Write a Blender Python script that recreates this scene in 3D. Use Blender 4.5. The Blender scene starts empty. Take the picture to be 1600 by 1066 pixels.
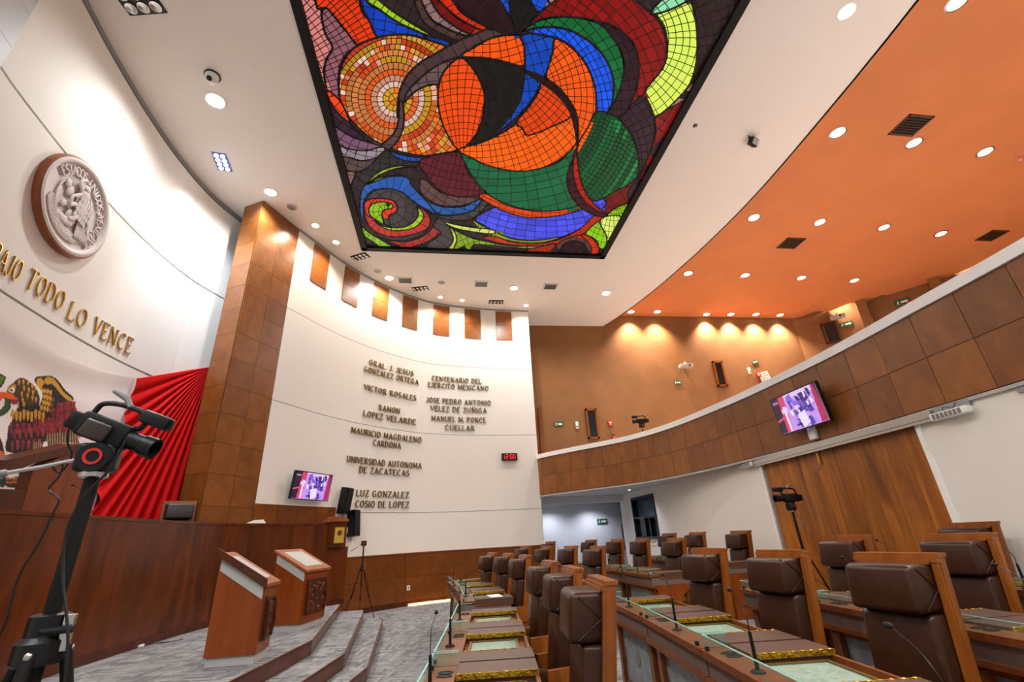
import bpy, bmesh, math, random
import numpy as np
from mathutils import Vector, Matrix
from mathutils.geometry import delaunay_2d_cdt, tessellate_polygon
random.seed(7); RNG = np.random.default_rng(7)
PI = math.pi
C = bpy.context.scene.collection
# ------------------------------------------------------------------ camera
H = 1.62
PPX, PPY = 800.0, 533.0
def _cal():
    a = np.array([695-PPX, 846-PPY]); b = np.array([710-PPX, -1130-PPY])
    f = math.sqrt(-(a@b))
    y = np.array([a[0], a[1], f]); y /= np.linalg.norm(y)
    z = np.array([b[0], b[1], f]); z /= np.linalg.norm(z)
    return f, np.array([np.cross(y, z), y, z])
F, R = _cal()
cam = bpy.data.objects.new('camera', bpy.data.cameras.new('camera')); C.objects.link(cam)
cam.data.sensor_width = 36; cam.data.lens = F/1600*36; cam.data.clip_start = .05; cam.data.clip_end = 200
M = Matrix.Identity(4)
for i in range(3):
    M[i][0] = R[i][0]; M[i][1] = -R[i][1]; M[i][2] = -R[i][2]
M[2][3] = H
cam.matrix_world = M
bpy.context.scene.camera = cam
sc = bpy.context.scene
sc.view_settings.view_transform = 'Standard'; sc.view_settings.look = 'None'
sc.view_settings.gamma = 1; sc.view_settings.use_curve_mapping = False
sc.view_settings.exposure = 0.38
w = bpy.data.worlds.new('world'); sc.world = w; w.use_nodes = True
w.node_tree.nodes['Background'].inputs[0].default_value = (1, .97, .94, 1)
w.node_tree.nodes['Background'].inputs[1].default_value = 0.42

def ray(px, py):
    v = R @ np.array([px-PPX, py-PPY, F]); return v/np.linalg.norm(v)
def Pz(px, py, z):
    v = ray(px, py); t = (z-H)/v[2]; return np.array([v[0]*t, v[1]*t, z])
def Py(px, py, Y):
    v = ray(px, py); t = Y/v[1]; return np.array([v[0]*t, Y, H+v[2]*t])
def Px(px, py, X):
    v = ray(px, py); t = X/v[0]; return np.array([X, v[1]*t, H+v[2]*t])
def zat(px, py, X, Y):
    v = ray(px, py); return H + v[2]*math.hypot(X, Y)/math.hypot(v[0], v[1])
def projn(P):                         # Nx3 -> Nx2
    P = np.asarray(P, float) - np.array([0, 0, H]); c = P @ R
    return np.stack([PPX+F*c[:, 0]/c[:, 2], PPY+F*c[:, 1]/c[:, 2]], 1)

# ------------------------------------------------------------------ materials
def srgb(c):
    if max(c) > 1: c = [v/255 for v in c]
    return tuple((v/12.92 if v <= .04045 else ((v+.055)/1.055)**2.4) for v in c)
MATS = {}
def newmat(name):
    m = bpy.data.materials.new(name); m.use_nodes = True; MATS[name] = m
    nt = m.node_tree; return m, nt, nt.nodes['Principled BSDF']
def mat(name, col, rough=.5, metal=0, bump=0, bscale=40, var=0.0, vscale=6, spec=.5, sheen=0):
    m, nt, p = newmat(name); N = nt.nodes; L = nt.links
    c = srgb(col); p.inputs['Base Color'].default_value = (*c, 1)
    p.inputs['Roughness'].default_value = rough; p.inputs['Metallic'].default_value = metal
    p.inputs['Specular IOR Level'].default_value = spec
    tc = N.new('ShaderNodeTexCoord')
    if var:
        n = N.new('ShaderNodeTexNoise'); n.inputs['Scale'].default_value = vscale; n.inputs['Detail'].default_value = 4
        L.new(tc.outputs['Object'], n.inputs['Vector'])
        r = N.new('ShaderNodeValToRGB')
        r.color_ramp.elements[0].position = .3; r.color_ramp.elements[1].position = .7
        r.color_ramp.elements[0].color = (*[v*(1-var) for v in c], 1); r.color_ramp.elements[1].color = (*[min(1, v*(1+var)) for v in c], 1)
        L.new(n.outputs['Fac'], r.inputs['Fac']); L.new(r.outputs['Color'], p.inputs['Base Color'])
    if bump:
        n2 = N.new('ShaderNodeTexNoise'); n2.inputs['Scale'].default_value = bscale; n2.inputs['Detail'].default_value = 3
        L.new(tc.outputs['Object'], n2.inputs['Vector'])
        b = N.new('ShaderNodeBump'); b.inputs['Strength'].default_value = bump; b.inputs['Distance'].default_value = .01
        L.new(n2.outputs['Fac'], b.inputs['Height']); L.new(b.outputs['Normal'], p.inputs['Normal'])
    return m
def wood(name, c0, c1, rough=.35, grain=(9, 9, .9), rnd=.25, coat=.15):
    m, nt, p = newmat(name); N = nt.nodes; L = nt.links
    tc = N.new('ShaderNodeTexCoord'); mp = N.new('ShaderNodeMapping'); mp.inputs['Scale'].default_value = grain
    oi = N.new('ShaderNodeObjectInfo')
    L.new(tc.outputs['Object'], mp.inputs['Vector'])
    ad = N.new('ShaderNodeVectorMath'); ad.operation = 'ADD'
    sc_ = N.new('ShaderNodeMath'); sc_.operation = 'MULTIPLY'; sc_.inputs[1].default_value = 37
    L.new(oi.outputs['Random'], sc_.inputs[0]); L.new(mp.outputs['Vector'], ad.inputs[0]); L.new(sc_.outputs[0], ad.inputs[1])
    n = N.new('ShaderNodeTexNoise'); n.inputs['Scale'].default_value = 1; n.inputs['Detail'].default_value = 6; n.inputs['Roughness'].default_value = .6
    n.inputs['Distortion'].default_value = .6
    L.new(ad.outputs['Vector'], n.inputs['Vector'])
    r = N.new('ShaderNodeValToRGB'); r.color_ramp.elements[0].position = .3; r.color_ramp.elements[1].position = .72
    r.color_ramp.elements[0].color = (*srgb(c0), 1); r.color_ramp.elements[1].color = (*srgb(c1), 1)
    L.new(n.outputs['Fac'], r.inputs['Fac'])
    hs = N.new('ShaderNodeHueSaturation'); mr = N.new('ShaderNodeMapRange')
    mr.inputs['To Min'].default_value = 1-rnd; mr.inputs['To Max'].default_value = 1+rnd
    L.new(oi.outputs['Random'], mr.inputs['Value']); L.new(mr.outputs['Result'], hs.inputs['Value'])
    L.new(r.outputs['Color'], hs.inputs['Color']); L.new(hs.outputs['Color'], p.inputs['Base Color'])
    p.inputs['Roughness'].default_value = rough; p.inputs['Specular IOR Level'].default_value = .35; p.inputs['Coat Weight'].default_value = coat*.4; p.inputs['Coat Roughness'].default_value = .25
    return m
def emis(name, col, s=1, cam_only=False):
    m, nt, p = newmat(name); c = srgb(col)
    p.inputs['Base Color'].default_value = (*[v*.3 for v in c], 1)
    p.inputs['Emission Color'].default_value = (*c, 1); p.inputs['Emission Strength'].default_value = s
    return m
def vcol(name, emit=0, rough=.6, base=1.0):
    m, nt, p = newmat(name); a = nt.nodes.new('ShaderNodeVertexColor'); a.layer_name = 'Col'
    if base == 1.0: nt.links.new(a.outputs['Color'], p.inputs['Base Color'])
    else: p.inputs['Base Color'].default_value = (base, base, base, 1)
    p.inputs['Roughness'].default_value = rough
    if emit:
        nt.links.new(a.outputs['Color'], p.inputs['Emission Color']); p.inputs['Emission Strength'].default_value = emit
    return m
def glassmat(name, tint, alpha=.35, rough=.05, base=None):
    m = bpy.data.materials.new(name); m.use_nodes = True; MATS[name] = m
    nt = m.node_tree; N = nt.nodes; N.clear(); L = nt.links
    o = N.new('ShaderNodeOutputMaterial'); mx = N.new('ShaderNodeMixShader'); t = N.new('ShaderNodeBsdfTransparent')
    g = N.new('ShaderNodeBsdfPrincipled'); g.inputs['Base Color'].default_value = (*srgb(base or tint), 1); g.inputs['Roughness'].default_value = rough
    t.inputs[0].default_value = (*srgb(tint), 1); mx.inputs[0].default_value = alpha
    L.new(t.outputs[0], mx.inputs[1]); L.new(g.outputs[0], mx.inputs[2]); L.new(mx.outputs[0], o.inputs[0])
    return m
mat('plaster', (238, 232, 222), .75, bump=.06, bscale=60)
mat('ceiling_white', (236, 227, 218), .8, bump=.12, bscale=18)
mat('ceiling_orange', (208, 126, 74), .7, bump=.15, bscale=10, var=.06, vscale=.8)
mat('brown_fabric', (134, 90, 50), .85, bump=.3, bscale=30, var=.10, vscale=1.3)
mat('white_paint', (246, 243, 238), .6)
mat('cool_white', (222, 222, 226), .7)
mat('trim_grey', (150, 152, 152), .4, .4)
mat('groove', (60, 50, 42), .8)
mat('groove_white', (168, 172, 170), .6)
mat('black', (9, 9, 10), .38, spec=.35)
mat('black_matte', (11, 11, 11), .6, spec=.25)
mat('black_gloss', (10, 10, 11), .2)
mat('black_metal', (30, 30, 31), .35, .6)
mat('steel', (190, 188, 184), .25, 1)
mat('brass', (188, 150, 72), .28, 1)
mat('dark_brass', (132, 108, 52), .38, .9)
mat('gold', (188, 146, 46), .32, 1, bump=.7, bscale=70, var=.5, vscale=45)
mat('gold_plate', (226, 190, 84), .35, .4, bump=.4, bscale=60, var=.15, vscale=30)
mat('leather', (52, 26, 13), .34, bump=.3, bscale=14, var=.2, vscale=4, spec=.3)
mat('leather_black', (40, 26, 22), .4, bump=.25, bscale=14)
mat('red_plastic', (196, 30, 26), .4)
mat('green_sign', (10, 92, 62), .5)
mat('white_plastic', (235, 233, 226), .45)
mat('grey_plastic', (120, 118, 116), .5)
mat('lead', (44, 38, 36), .6, .3)
mat('relief_plaster', (212, 200, 194), .75, bump=.2, bscale=9)
mat('fascia', (104, 86, 78), .55, bump=.1)
mat('lid', (78, 54, 44), .4)
mat('paper', (168, 172, 160), .3, var=.25, vscale=30)
mat('frosted', (120, 132, 134), .25, bump=.5, bscale=26, var=.25, vscale=9)
mat('dark_glass', (20, 34, 38), .08)
mat('grey_band', (176, 172, 168), .5)
mat('fascia_light', (170, 168, 162), .5)
wood('wood_panel', (116, 66, 26), (146, 88, 38), .34, (3.5, 3.5, 2.2), .16, .3)
wood('wood_wainscot', (100, 50, 10), (130, 70, 16), .36, (3.5, 3.5, 2.2), .12, .3)
wood('wood_dais', (62, 24, 4), (116, 54, 12), .3, (5, 5, .8), .02, .35)
wood('wood_dark', (62, 26, 10), (92, 42, 16), .32, (6, 6, 1), .08)
wood('wood_chair', (112, 56, 14), (152, 84, 24), .3, (8, 8, 1), .06)
wood('wood_desk', (98, 48, 20), (128, 70, 32), .35, (1.2, 12, 12), .06)
wood('wood_lectern', (112, 48, 8), (140, 66, 14), .32, (8, 8, .8), .05)
wood('wood_plank', (112, 58, 12), (190, 114, 36), .4, (5, 5, .8), .22)
wood('wood_rim', (136, 72, 36), (164, 96, 54), .35, (6, 6, 6), .05)
emis('lamp_warm', (255, 238, 205), 9); emis('lamp_white', (240, 250, 255), 10); emis('lamp_blue', (120, 140, 255), 4)
emis('led_strip', (255, 220, 120), 5); emis('led_red', (255, 30, 30), 1.0); emis('led_blue', (60, 80, 255), 4)
vcol('stained_glass', .80, .3, .01); MATS['stained_glass'].node_tree.nodes['Principled BSDF'].inputs['Specular IOR Level'].default_value = .12; vcol('screen', .78, .3, .02); vcol('cloth', 0, .8)
glassmat('shield_glass', (247, 252, 250), .045, .04, (150, 190, 178)); glassmat('window_glass', (120, 140, 142), .5, .05, (30, 42, 44))
mat('glass_edge', (130, 186, 172), .2)
# carpet: woven rectangles of grey
def carpet():
    m, nt, p = newmat('carpet'); N = nt.nodes; L = nt.links
    tc = N.new('ShaderNodeTexCoord'); mp = N.new('ShaderNodeMapping'); mp.inputs['Rotation'].default_value = (0, 0, math.radians(12))
    L.new(tc.outputs['Object'], mp.inputs['Vector'])
    cols = []
    for k, (s, w_, h_) in enumerate([(1, .42, .055), (1, .055, .30), (1, .16, .16)]):
        b = N.new('ShaderNodeTexBrick'); b.inputs['Scale'].default_value = 1; b.inputs['Brick Width'].default_value = w_; b.inputs['Row Height'].default_value = h_
        b.inputs['Mortar Size'].default_value = .002; b.offset = .5
        lo = .065 if k < 2 else .12; hi = .31 if k < 2 else .26
        b.inputs['Color1'].default_value = (lo, lo*.985, lo*.99, 1); b.inputs['Color2'].default_value = (hi, hi*.985, hi*.99, 1)
        b.inputs['Mortar'].default_value = (.25, .24, .24, 1)
        L.new(mp.outputs['Vector'], b.inputs['Vector']); cols.append(b)
    n = N.new('ShaderNodeTexNoise'); n.inputs['Scale'].default_value = 5; L.new(mp.outputs['Vector'], n.inputs['Vector'])
    st = N.new('ShaderNodeMath'); st.operation = 'GREATER_THAN'; st.inputs[1].default_value = .5; L.new(n.outputs['Fac'], st.inputs[0])
    m1 = N.new('ShaderNodeMixRGB'); L.new(st.outputs[0], m1.inputs[0]); L.new(cols[0].outputs[0], m1.inputs[1]); L.new(cols[1].outputs[0], m1.inputs[2])
    m2 = N.new('ShaderNodeMixRGB'); m2.inputs[0].default_value = .3; L.new(m1.outputs[0], m2.inputs[1]); L.new(cols[2].outputs[0], m2.inputs[2])
    n3 = N.new('ShaderNodeTexNoise'); n3.inputs['Scale'].default_value = 180; L.new(tc.outputs['Object'], n3.inputs['Vector'])
    m3 = N.new('ShaderNodeMixRGB'); m3.blend_type = 'OVERLAY'; m3.inputs[0].default_value = .35; L.new(m2.outputs[0], m3.inputs[1]); L.new(n3.outputs['Fac'], m3.inputs[2])
    L.new(m3.outputs[0], p.inputs['Base Color']); p.inputs['Roughness'].default_value = .95
    bp = N.new('ShaderNodeBump'); bp.inputs['Strength'].default_value = .3; bp.inputs['Distance'].default_value = .006
    L.new(n3.outputs['Fac'], bp.inputs['Height']); L.new(bp.outputs['Normal'], p.inputs['Normal'])
carpet()

# ------------------------------------------------------------------ mesh helpers
class MB:
    def __init__(s): s.v = []; s.f = []; s.m = []; s.cur = 0
    def add(s, vs, fs):
        o = len(s.v); s.v += [tuple(map(float, p)) for p in vs]; s.f += [[i+o for i in f] for f in fs]; s.m += [s.cur]*len(fs); return s
    def box(s, x0, x1, y0, y1, z0, z1, M=None):
        vs = [(x, y, z) for z in (z0, z1) for y in (y0, y1) for x in (x0, x1)]
        if M is not None: vs = [M @ Vector(p) for p in vs]
        return s.add(vs, [(0, 2, 3, 1), (4, 5, 7, 6), (0, 1, 5, 4), (2, 6, 7, 3), (0, 4, 6, 2), (1, 3, 7, 5)])
    def rbox(s, x0, x1, y0, y1, z0, z1, r, M=None, n=2):      # cushion: rounded box by superellipsoid
        cx, cy, cz = (x0+x1)/2, (y0+y1)/2, (z0+z1)/2
        bm = bmesh.new(); bmesh.ops.create_cube(bm, size=1)
        for v in bm.verts: v.co = Vector((v.co.x*(x1-x0), v.co.y*(y1-y0), v.co.z*(z1-z0)))
        bmesh.ops.bevel(bm, geom=bm.edges[:]+bm.verts[:], offset=r, segments=n, affect='EDGES', profile=.5)
        bm.verts.ensure_lookup_table()
        vs = [v.co+Vector((cx, cy, cz)) for v in bm.verts]
        if M is not None: vs = [M @ p for p in vs]
        s.add(vs, [[v.index for v in f.verts] for f in bm.faces]); bm.free(); return s
    def prism(s, poly, d0, d1, axis='y', M=None):              # poly in the two other axes
        def P(a, b, d): return {'y': (a, d, b), 'x': (d, a, b), 'z': (a, b, d)}[axis]
        n = len(poly); vs = [P(a, b, d0) for a, b in poly]+[P(a, b, d1) for a, b in poly]
        if M is not None: vs = [M @ Vector(p) for p in vs]
        A = sum(poly[i][0]*poly[(i+1) % n][1]-poly[(i+1) % n][0]*poly[i][1] for i in range(n))
        f = [list(range(n)), list(range(2*n-1, n-1, -1))]+[[i, i+n, (i+1) % n+n, (i+1) % n] for i in range(n)]
        flip = (A > 0) ^ (axis == 'y')
        if flip ^ (d1 < d0): f = [q[::-1] for q in f]
        return s.add(vs, f)
    def tube(s, pts, r, n=8, cap=True):
        pts = [Vector(p) for p in pts]; rr = r if isinstance(r, (list, tuple)) else [r]*len(pts)
        vs = []; fs = []; ref = None
        for i, p in enumerate(pts):
            t = (pts[min(i+1, len(pts)-1)]-pts[max(i-1, 0)]).normalized()
            if ref is None: ref = t.orthogonal().normalized()
            ref = (ref-t*ref.dot(t)); ref = ref.normalized() if ref.length > 1e-6 else t.orthogonal().normalized()
            b = t.cross(ref)
            for k in range(n):
                a = 2*PI*k/n; vs.append(p+(ref*math.cos(a)+b*math.sin(a))*rr[i])
        for i in range(len(pts)-1):
            for k in range(n): fs.append((i*n+k, i*n+(k+1) % n, (i+1)*n+(k+1) % n, (i+1)*n+k))
        if cap: fs += [list(range(n))[::-1], list(range((len(pts)-1)*n, len(pts)*n))]
        return s.add(vs, fs)
    def lathe(s, prof, n=20, M=None, cap=True):                          # prof (r,z)
        vs = [(r*math.cos(2*PI*k/n), r*math.sin(2*PI*k/n), z) for r, z in prof for k in range(n)]
        if M is not None: vs = [M @ Vector(p) for p in vs]
        fs = [(i*n+k, i*n+(k+1) % n, (i+1)*n+(k+1) % n, (i+1)*n+k) for i in range(len(prof)-1) for k in range(n)]
        if cap: fs += [list(range(n))[::-1], list(range((len(prof)-1)*n, len(prof)*n))]
        return s.add(vs, fs)
    def ell(s, c, r, M=None, nu=14, nv=9):
        vs = []; 
        for j in range(nv+1):
            th = PI*j/nv
            for i in range(nu):
                a = 2*PI*i/nu; vs.append((c[0]+r[0]*math.sin(th)*math.cos(a), c[1]+r[1]*math.sin(th)*math.sin(a), c[2]+r[2]*math.cos(th)))
        if M is not None: vs = [M @ Vector(p) for p in vs]
        return s.add(vs, [(j*nu+i, (j+1)*nu+i, (j+1)*nu+(i+1) % nu, j*nu+(i+1) % nu) for j in range(nv) for i in range(nu)])
    def mesh(s, name, mats, smooth=False):
        me = bpy.data.meshes.new(name); me.from_pydata(s.v, [], s.f)
        if not isinstance(mats, (list, tuple)): mats = [mats]
        for q in mats: me.materials.append(MATS[q] if isinstance(q, str) else q)
        me.polygons.foreach_set('material_index', s.m)
        if smooth: me.polygons.foreach_set('use_smooth', [True]*len(s.f))
        me.update(); return me
    def build(s, name, mats, parent=None, smooth=False, label=None):
        o = bpy.data.objects.new(name, s.mesh(name, mats, smooth)); C.objects.link(o)
        if parent is not None: o.parent = parent
        if label: o['label'] = label
        if smooth and smooth != 'all':
            md = o.modifiers.new('n', 'EDGE_SPLIT'); md.split_angle = math.radians(38)
        return o
def tag(o, label, cat, group=None):
    o['label'] = label; o['category'] = cat
    if group: o['group'] = group
    return o
def thing(name, label, cat, loc=(0, 0, 0), rz=0, group=None):
    o = bpy.data.objects.new(name, None); C.objects.link(o); o.empty_display_size = .1
    o.location = loc; o.rotation_euler = (0, 0, rz); return tag(o, label, cat, group)
def struct(o): o['kind'] = 'structure'; return o
def children(o): return [c for c in bpy.data.objects if c.parent == o]
def dup(o, parent=None, top=True):
    c = o.copy(); C.objects.link(c)
    if parent is not None: c.parent = parent
    for ch in KIDS.get(o.name, []): 
        dup(ch, c, False)
    return c
KIDS = {}
def index_kids(root):
    ks = [o for o in bpy.data.objects if o.parent == root]; KIDS[root.name] = ks
    for k in ks: index_kids(k)

def catmull(pts, n=12):
    P = [np.array(p, float) for p in pts]; P = [2*P[0]-P[1]]+P+[2*P[-1]-P[-2]]; out = []
    for i in range(1, len(P)-2):
        for k in range(n):
            t = k/n; a, b, c, d = P[i-1:i+3]
            out.append(.5*((2*b)+(-a+c)*t+(2*a-5*b+4*c-d)*t*t+(-a+3*b-3*c+d)*t**3))
    out.append(P[-2]); return np.array(out)
class Path:                                   # room is on the right-hand side of the path
    def __init__(s, pts, n=10, smooth=True):
        s.p = catmull(pts, n) if smooth else np.array(pts, float)
        s.L = np.concatenate([[0], np.cumsum(np.linalg.norm(np.diff(s.p, axis=0), axis=1))])
    def at(s, t, off=0):
        t = min(max(t, 0), s.L[-1]-1e-6)
        i = int(np.searchsorted(s.L, t, 'right')-1); i = min(max(i, 0), len(s.p)-2)
        u = (t-s.L[i])/(s.L[i+1]-s.L[i])
        def dirn(j): d = s.p[min(j+1, len(s.p)-1)]-s.p[max(j-1, 0)]; return d/np.linalg.norm(d)
        d = dirn(i)*(1-u)+dirn(i+1)*u; d /= np.linalg.norm(d)
        q = s.p[i]*(1-u)+s.p[i+1]*u; return q+off*np.array([d[1], -d[0]]), d
    def hit(s, px, py, off=0):
        v = ray(px, py); best = None
        for i in range(len(s.p)-1):
            d = s.p[i+1]-s.p[i]; l = np.linalg.norm(d); n = np.array([d[1], -d[0]])/l
            a = s.p[i]+n*off
            den = v[0]*d[1]-v[1]*d[0]
            if abs(den) < 1e-9: continue
            t = (a[0]*d[1]-a[1]*d[0])/den; u = (v[0]*t-a[0])/d[0] if abs(d[0]) > abs(d[1]) else (v[1]*t-a[1])/d[1]
            if t > 0 and -.02 <= u <= 1.02 and (best is None or t < best[2]): best = (s.L[i]+u*l, H+v[2]*t, t)
        if best is None: raise ValueError('no hit %s %s' % (px, py))
        return best[0], best[1]
    def loc(s, px, py, off=0):                # location + rotation of a wall frame: x right, -y to the room
        t, z = s.hit(px, py, off); q, d = s.at(t, off); return (q[0], q[1], z), math.atan2(d[1], d[0])
def strip(mb, path, s0, s1, z0, z1, o0, o1, step=.35):          # curved box between offsets o0 (back) and o1 (front)
    n = max(1, int(math.ceil((s1-s0)/step))); vs = []; fs = []
    for k in range(n+1):
        t = s0+(s1-s0)*k/n; a, _ = path.at(t, o0); b, _ = path.at(t, o1)
        vs += [(a[0], a[1], z0), (b[0], b[1], z0), (b[0], b[1], z1), (a[0], a[1], z1)]
    for k in range(n):
        q = 4*k
        for i in range(4): fs.append((q+i, q+(i+1) % 4, q+4+(i+1) % 4, q+4+i))
    fs += [(3, 2, 1, 0), (4*n, 4*n+1, 4*n+2, 4*n+3)]
    return mb.add(vs, [f[::-1] for f in fs])
def panel_grid(path, ss, zs, o, th, material, parent, gap=.005, name='wood_panel', step=.35, skip=None):
    for i in range(len(ss)-1):
        for j in range(len(zs)-1):
            if skip and skip(ss[i], ss[i+1], zs[j], zs[j+1]): continue
            pr = th+random.uniform(-.002, .002)
            strip(MB(), path, ss[i]+gap, ss[i+1]-gap, zs[j]+gap, zs[j+1]-gap, o, o+pr, step).build(name, material, parent)
def arange(a, b, st):
    out = [a]
    while out[-1]+st < b-.05: out.append(out[-1]+st)
    return out+[b]

def pip(poly, P):                              # vectorised point in polygon
    x, y = P[:, 0], P[:, 1]; ins = np.zeros(len(P), bool); n = len(poly)
    for i in range(n):
        x0, y0 = poly[i]; x1, y1 = poly[(i+1) % n]
        if y0 == y1: continue
        c = ((y0 > y) != (y1 > y)) & (x < (x1-x0)*(y-y0)/(y1-y0)+x0); ins ^= c
    return ins
def smoothpoly(pts, n=6):
    P = [np.array(p, float) for p in pts]; N = len(P); out = []
    for i in range(N):
        a, b, c, d = P[i-1], P[i], P[(i+1) % N], P[(i+2) % N]
        for k in range(n):
            t = k/n; out.append(.5*((2*b)+(-a+c)*t+(2*a-5*b+4*c-d)*t*t+(-a+3*b-3*c+d)*t**3))
    return np.array(out)

# ------------------------------------------------------------------ the setting
HC = 9.8; HO = 10.33; MOD = .61
NW = Path([(-4.09, 11.14), (-3.25, 12.68), (-2.42, 13.8), (-1.5, 14.66), (-.45, 15.32), (1.25, 15.72), (3.17, 15.86)])
AP = Path([(-5.3, 3.6), (-5.62, 4.8), (-5.75, 5.6), (-5.84, 6.3), (-5.93, 7.5), (-5.92, 8.7), (-5.76, 9.9), (-5.38, 10.95)])
PL1 = Path([(-5.16, 10.28), (-4.63, 10.0)], smooth=False); PL2 = Path([(-4.63, 10.0), (-4.09, 11.14)], smooth=False)
BP = Path([(3.12, 15.93), (3.38, 15.42), (3.79, 14.88), (4.19, 14.36), (4.56, 13.92), (4.93, 13.46), (5.28, 12.98), (5.55, 12.44), (5.76, 11.88), (5.92, 11.27), (6.02, 10.7), (6.1, 10.1), (6.16, 9.5), (6.21, 8.94), (6.24, 8.3), (6.25, 7.65), (6.25, 7.0), (6.24, 6.4), (6.2, 5.78), (6.14, 5.14), (6.07, 4.52), (6.02, 3.93), (5.95, 3.33), (5.86, 2.6), (5.74, 1.8), (5.6, 1.0), (5.3, -.4), (4.9, -1.8)], n=3)
WR = Path([(6.32, 17.0), (6.34, 14.5), (6.36, 12), (6.36, 10), (6.33, 8.8), (6.27, 7.3), (6.17, 5.8), (6.1, 4.8), (6.02, 3.8), (5.94, 2.8), (5.8, 1.6), (5.5, .2), (5.0, -1.5)], n=4)
CB = Path([(6.74, 17.16), (7.11, 16.1), (7.6, 14.3), (8.05, 11.6), (8.27, 8.9), (8.2, 6.0), (8.05, 3.9), (7.75, 1.5), (7.1, -1.5), (6.0, -5.5)])
LW = Path([(-5.3, -6), (-5.25, -1), (-5.2, 3.2)], smooth=False)

fl = MB(); fl.box(-7, 24, -6.2, 20, -.1, 0); struct(fl.build('floor', 'carpet'))
# raised dais in three carpeted steps with dark wood risers
def tread(edge, z0, z1, label):
    poly = [(-7, 1.2)]+edge[::-1]+[(-7, 11.9)]
    m = MB(); n = len(poly)
    m.cur = 1; m.prism(poly, z0, z1-.012, 'z'); m.cur = 0; m.prism(poly, z1-.012, z1, 'z')
    o = m.build('floor', ['carpet', 'wood_dark']); struct(o); o['label'] = label
    e = MB(); e.tube([(x, y, z1-.004) for x, y in edge], .012, 6); e.build('nosing', 'wood_dark', o)
tread([(-1.4, 11.85), (-1.28, 11.5), (-.985, 7.34), (-1.16, 6.3), (-1.95, 1.2)], 0, .165, 'lowest carpeted dais step')
tread([(-1.76, 11.87), (-1.68, 11.4), (-1.29, 7.37), (-1.47, 6.2), (-2.2, 1.2)], .165, .33, 'middle carpeted dais step')
tread([(-2.24, 11.9), (-2.16, 11.3), (-1.737, 7.475), (-2.01, 5.587), (-2.64, 1.2)], .33, .495, 'top carpeted dais platform')
# low tiers under the rows of seats
for z0, z1, x0, xs in ((0, .04, 0, [(1.45, 1.5), (1.62, 3.4), (1.8, 5.9), (1.7, 8), (1.45, 10.5), (.9, 13)]),
                       (.04, .10, 0, [(3.05, 1.5), (3.15, 3.4), (3.25, 5.9), (3.2, 8), (3.1, 10.5), (2.6, 13.2)]),
                       (.10, .16, 0, [(4.75, 1.5), (4.7, 3.4), (4.7, 5.9), (4.65, 8), (4.6, 10.5), (4.5, 13.2)])):
    m = MB(); m.prism(xs+[(6.25, 13.2), (6.05, 5), (5.6, 1.5)], z0, z1, 'z'); struct(m.build('floor', 'carpet'))
# white ceiling with the skylight opening
SK = (-2.53, 5.04, 1.6, 12.02)                     # x0 x1 y0 y1
outer = [Vector((x, y, 0)) for x, y in [(-7, 17.16)]+[tuple(p) for p in CB.p]+[(-7, -5.5)]]
hole = [Vector((SK[0], SK[2], 0)), Vector((SK[1], SK[2], 0)), Vector((SK[1], SK[3], 0)), Vector((SK[0], SK[3], 0))]
tr = tessellate_polygon([outer, hole]); allp = outer+hole
m = MB(); m.add([(p.x, p.y, HC) for p in allp], [list(t) for t in tr])
m.add([(p.x, p.y, HC+.25) for p in allp], [list(t) for t in tr])
nh = len(outer)
for i in range(4): a, b = allp[nh+i], allp[nh+(i+1) % 4]; m.add([(a.x, a.y, HC), (b.x, b.y, HC), (b.x, b.y, HC+.25), (a.x, a.y, HC+.25)], [(0, 1, 2, 3)])
struct(m.build('ceiling', 'ceiling_white'))
m = MB(); strip(m, CB, 0, CB.L[-1], HC+.0, HO+.3, 0, .05, .8); struct(m.build('trim_1', 'ceiling_white'))
OE = [tuple(Pz(x, y, HO)[:2]) for x, y in ((1240, 499), (1275, 486.5), (1296, 486.5), (1330, 473), (1346, 474.5), (1378, 461), (1397, 461.6), (1480, 433), (1520, 417), (1560, 397), (1600, 380))]+[(21.4, 8.5), (22, 4), (22, -5.5)]
m = MB(); m.prism([(5.2, 17.17)]+OE+[(5.2, -5.5)], HO, HO+.12, 'z'); struct(m.build('ceiling', 'ceiling_orange'))
m = MB(); m.box(15, 25, -6, 18, 11.0, 11.1); struct(m.build('ceiling', 'brown_fabric'))
# brown gallery walls
DW = Path([(15.9, 17.16), (17.35, 16.35), (18.9, 14.5), (20.1, 12.9), (21.2, 11.4), (22.4, 8.6), (23, 4), (23, -6)], smooth=False)
m = MB(); m.box(2.0, 16.1, 17.16, 17.3, 2.9, 11.05); struct(m.build('wall_gallery_back', 'brown_fabric'))
m = MB(); strip(m, DW, 0, DW.L[-1], 2.9, 11.05, -.15, 0, .5)
for t in (2.5, 5.0, 7.4): strip(m, DW, t, t+.35, 2.9, 11, 0, .45, 5)
struct(m.build('wall_gallery_side', 'brown_fabric'))
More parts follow.
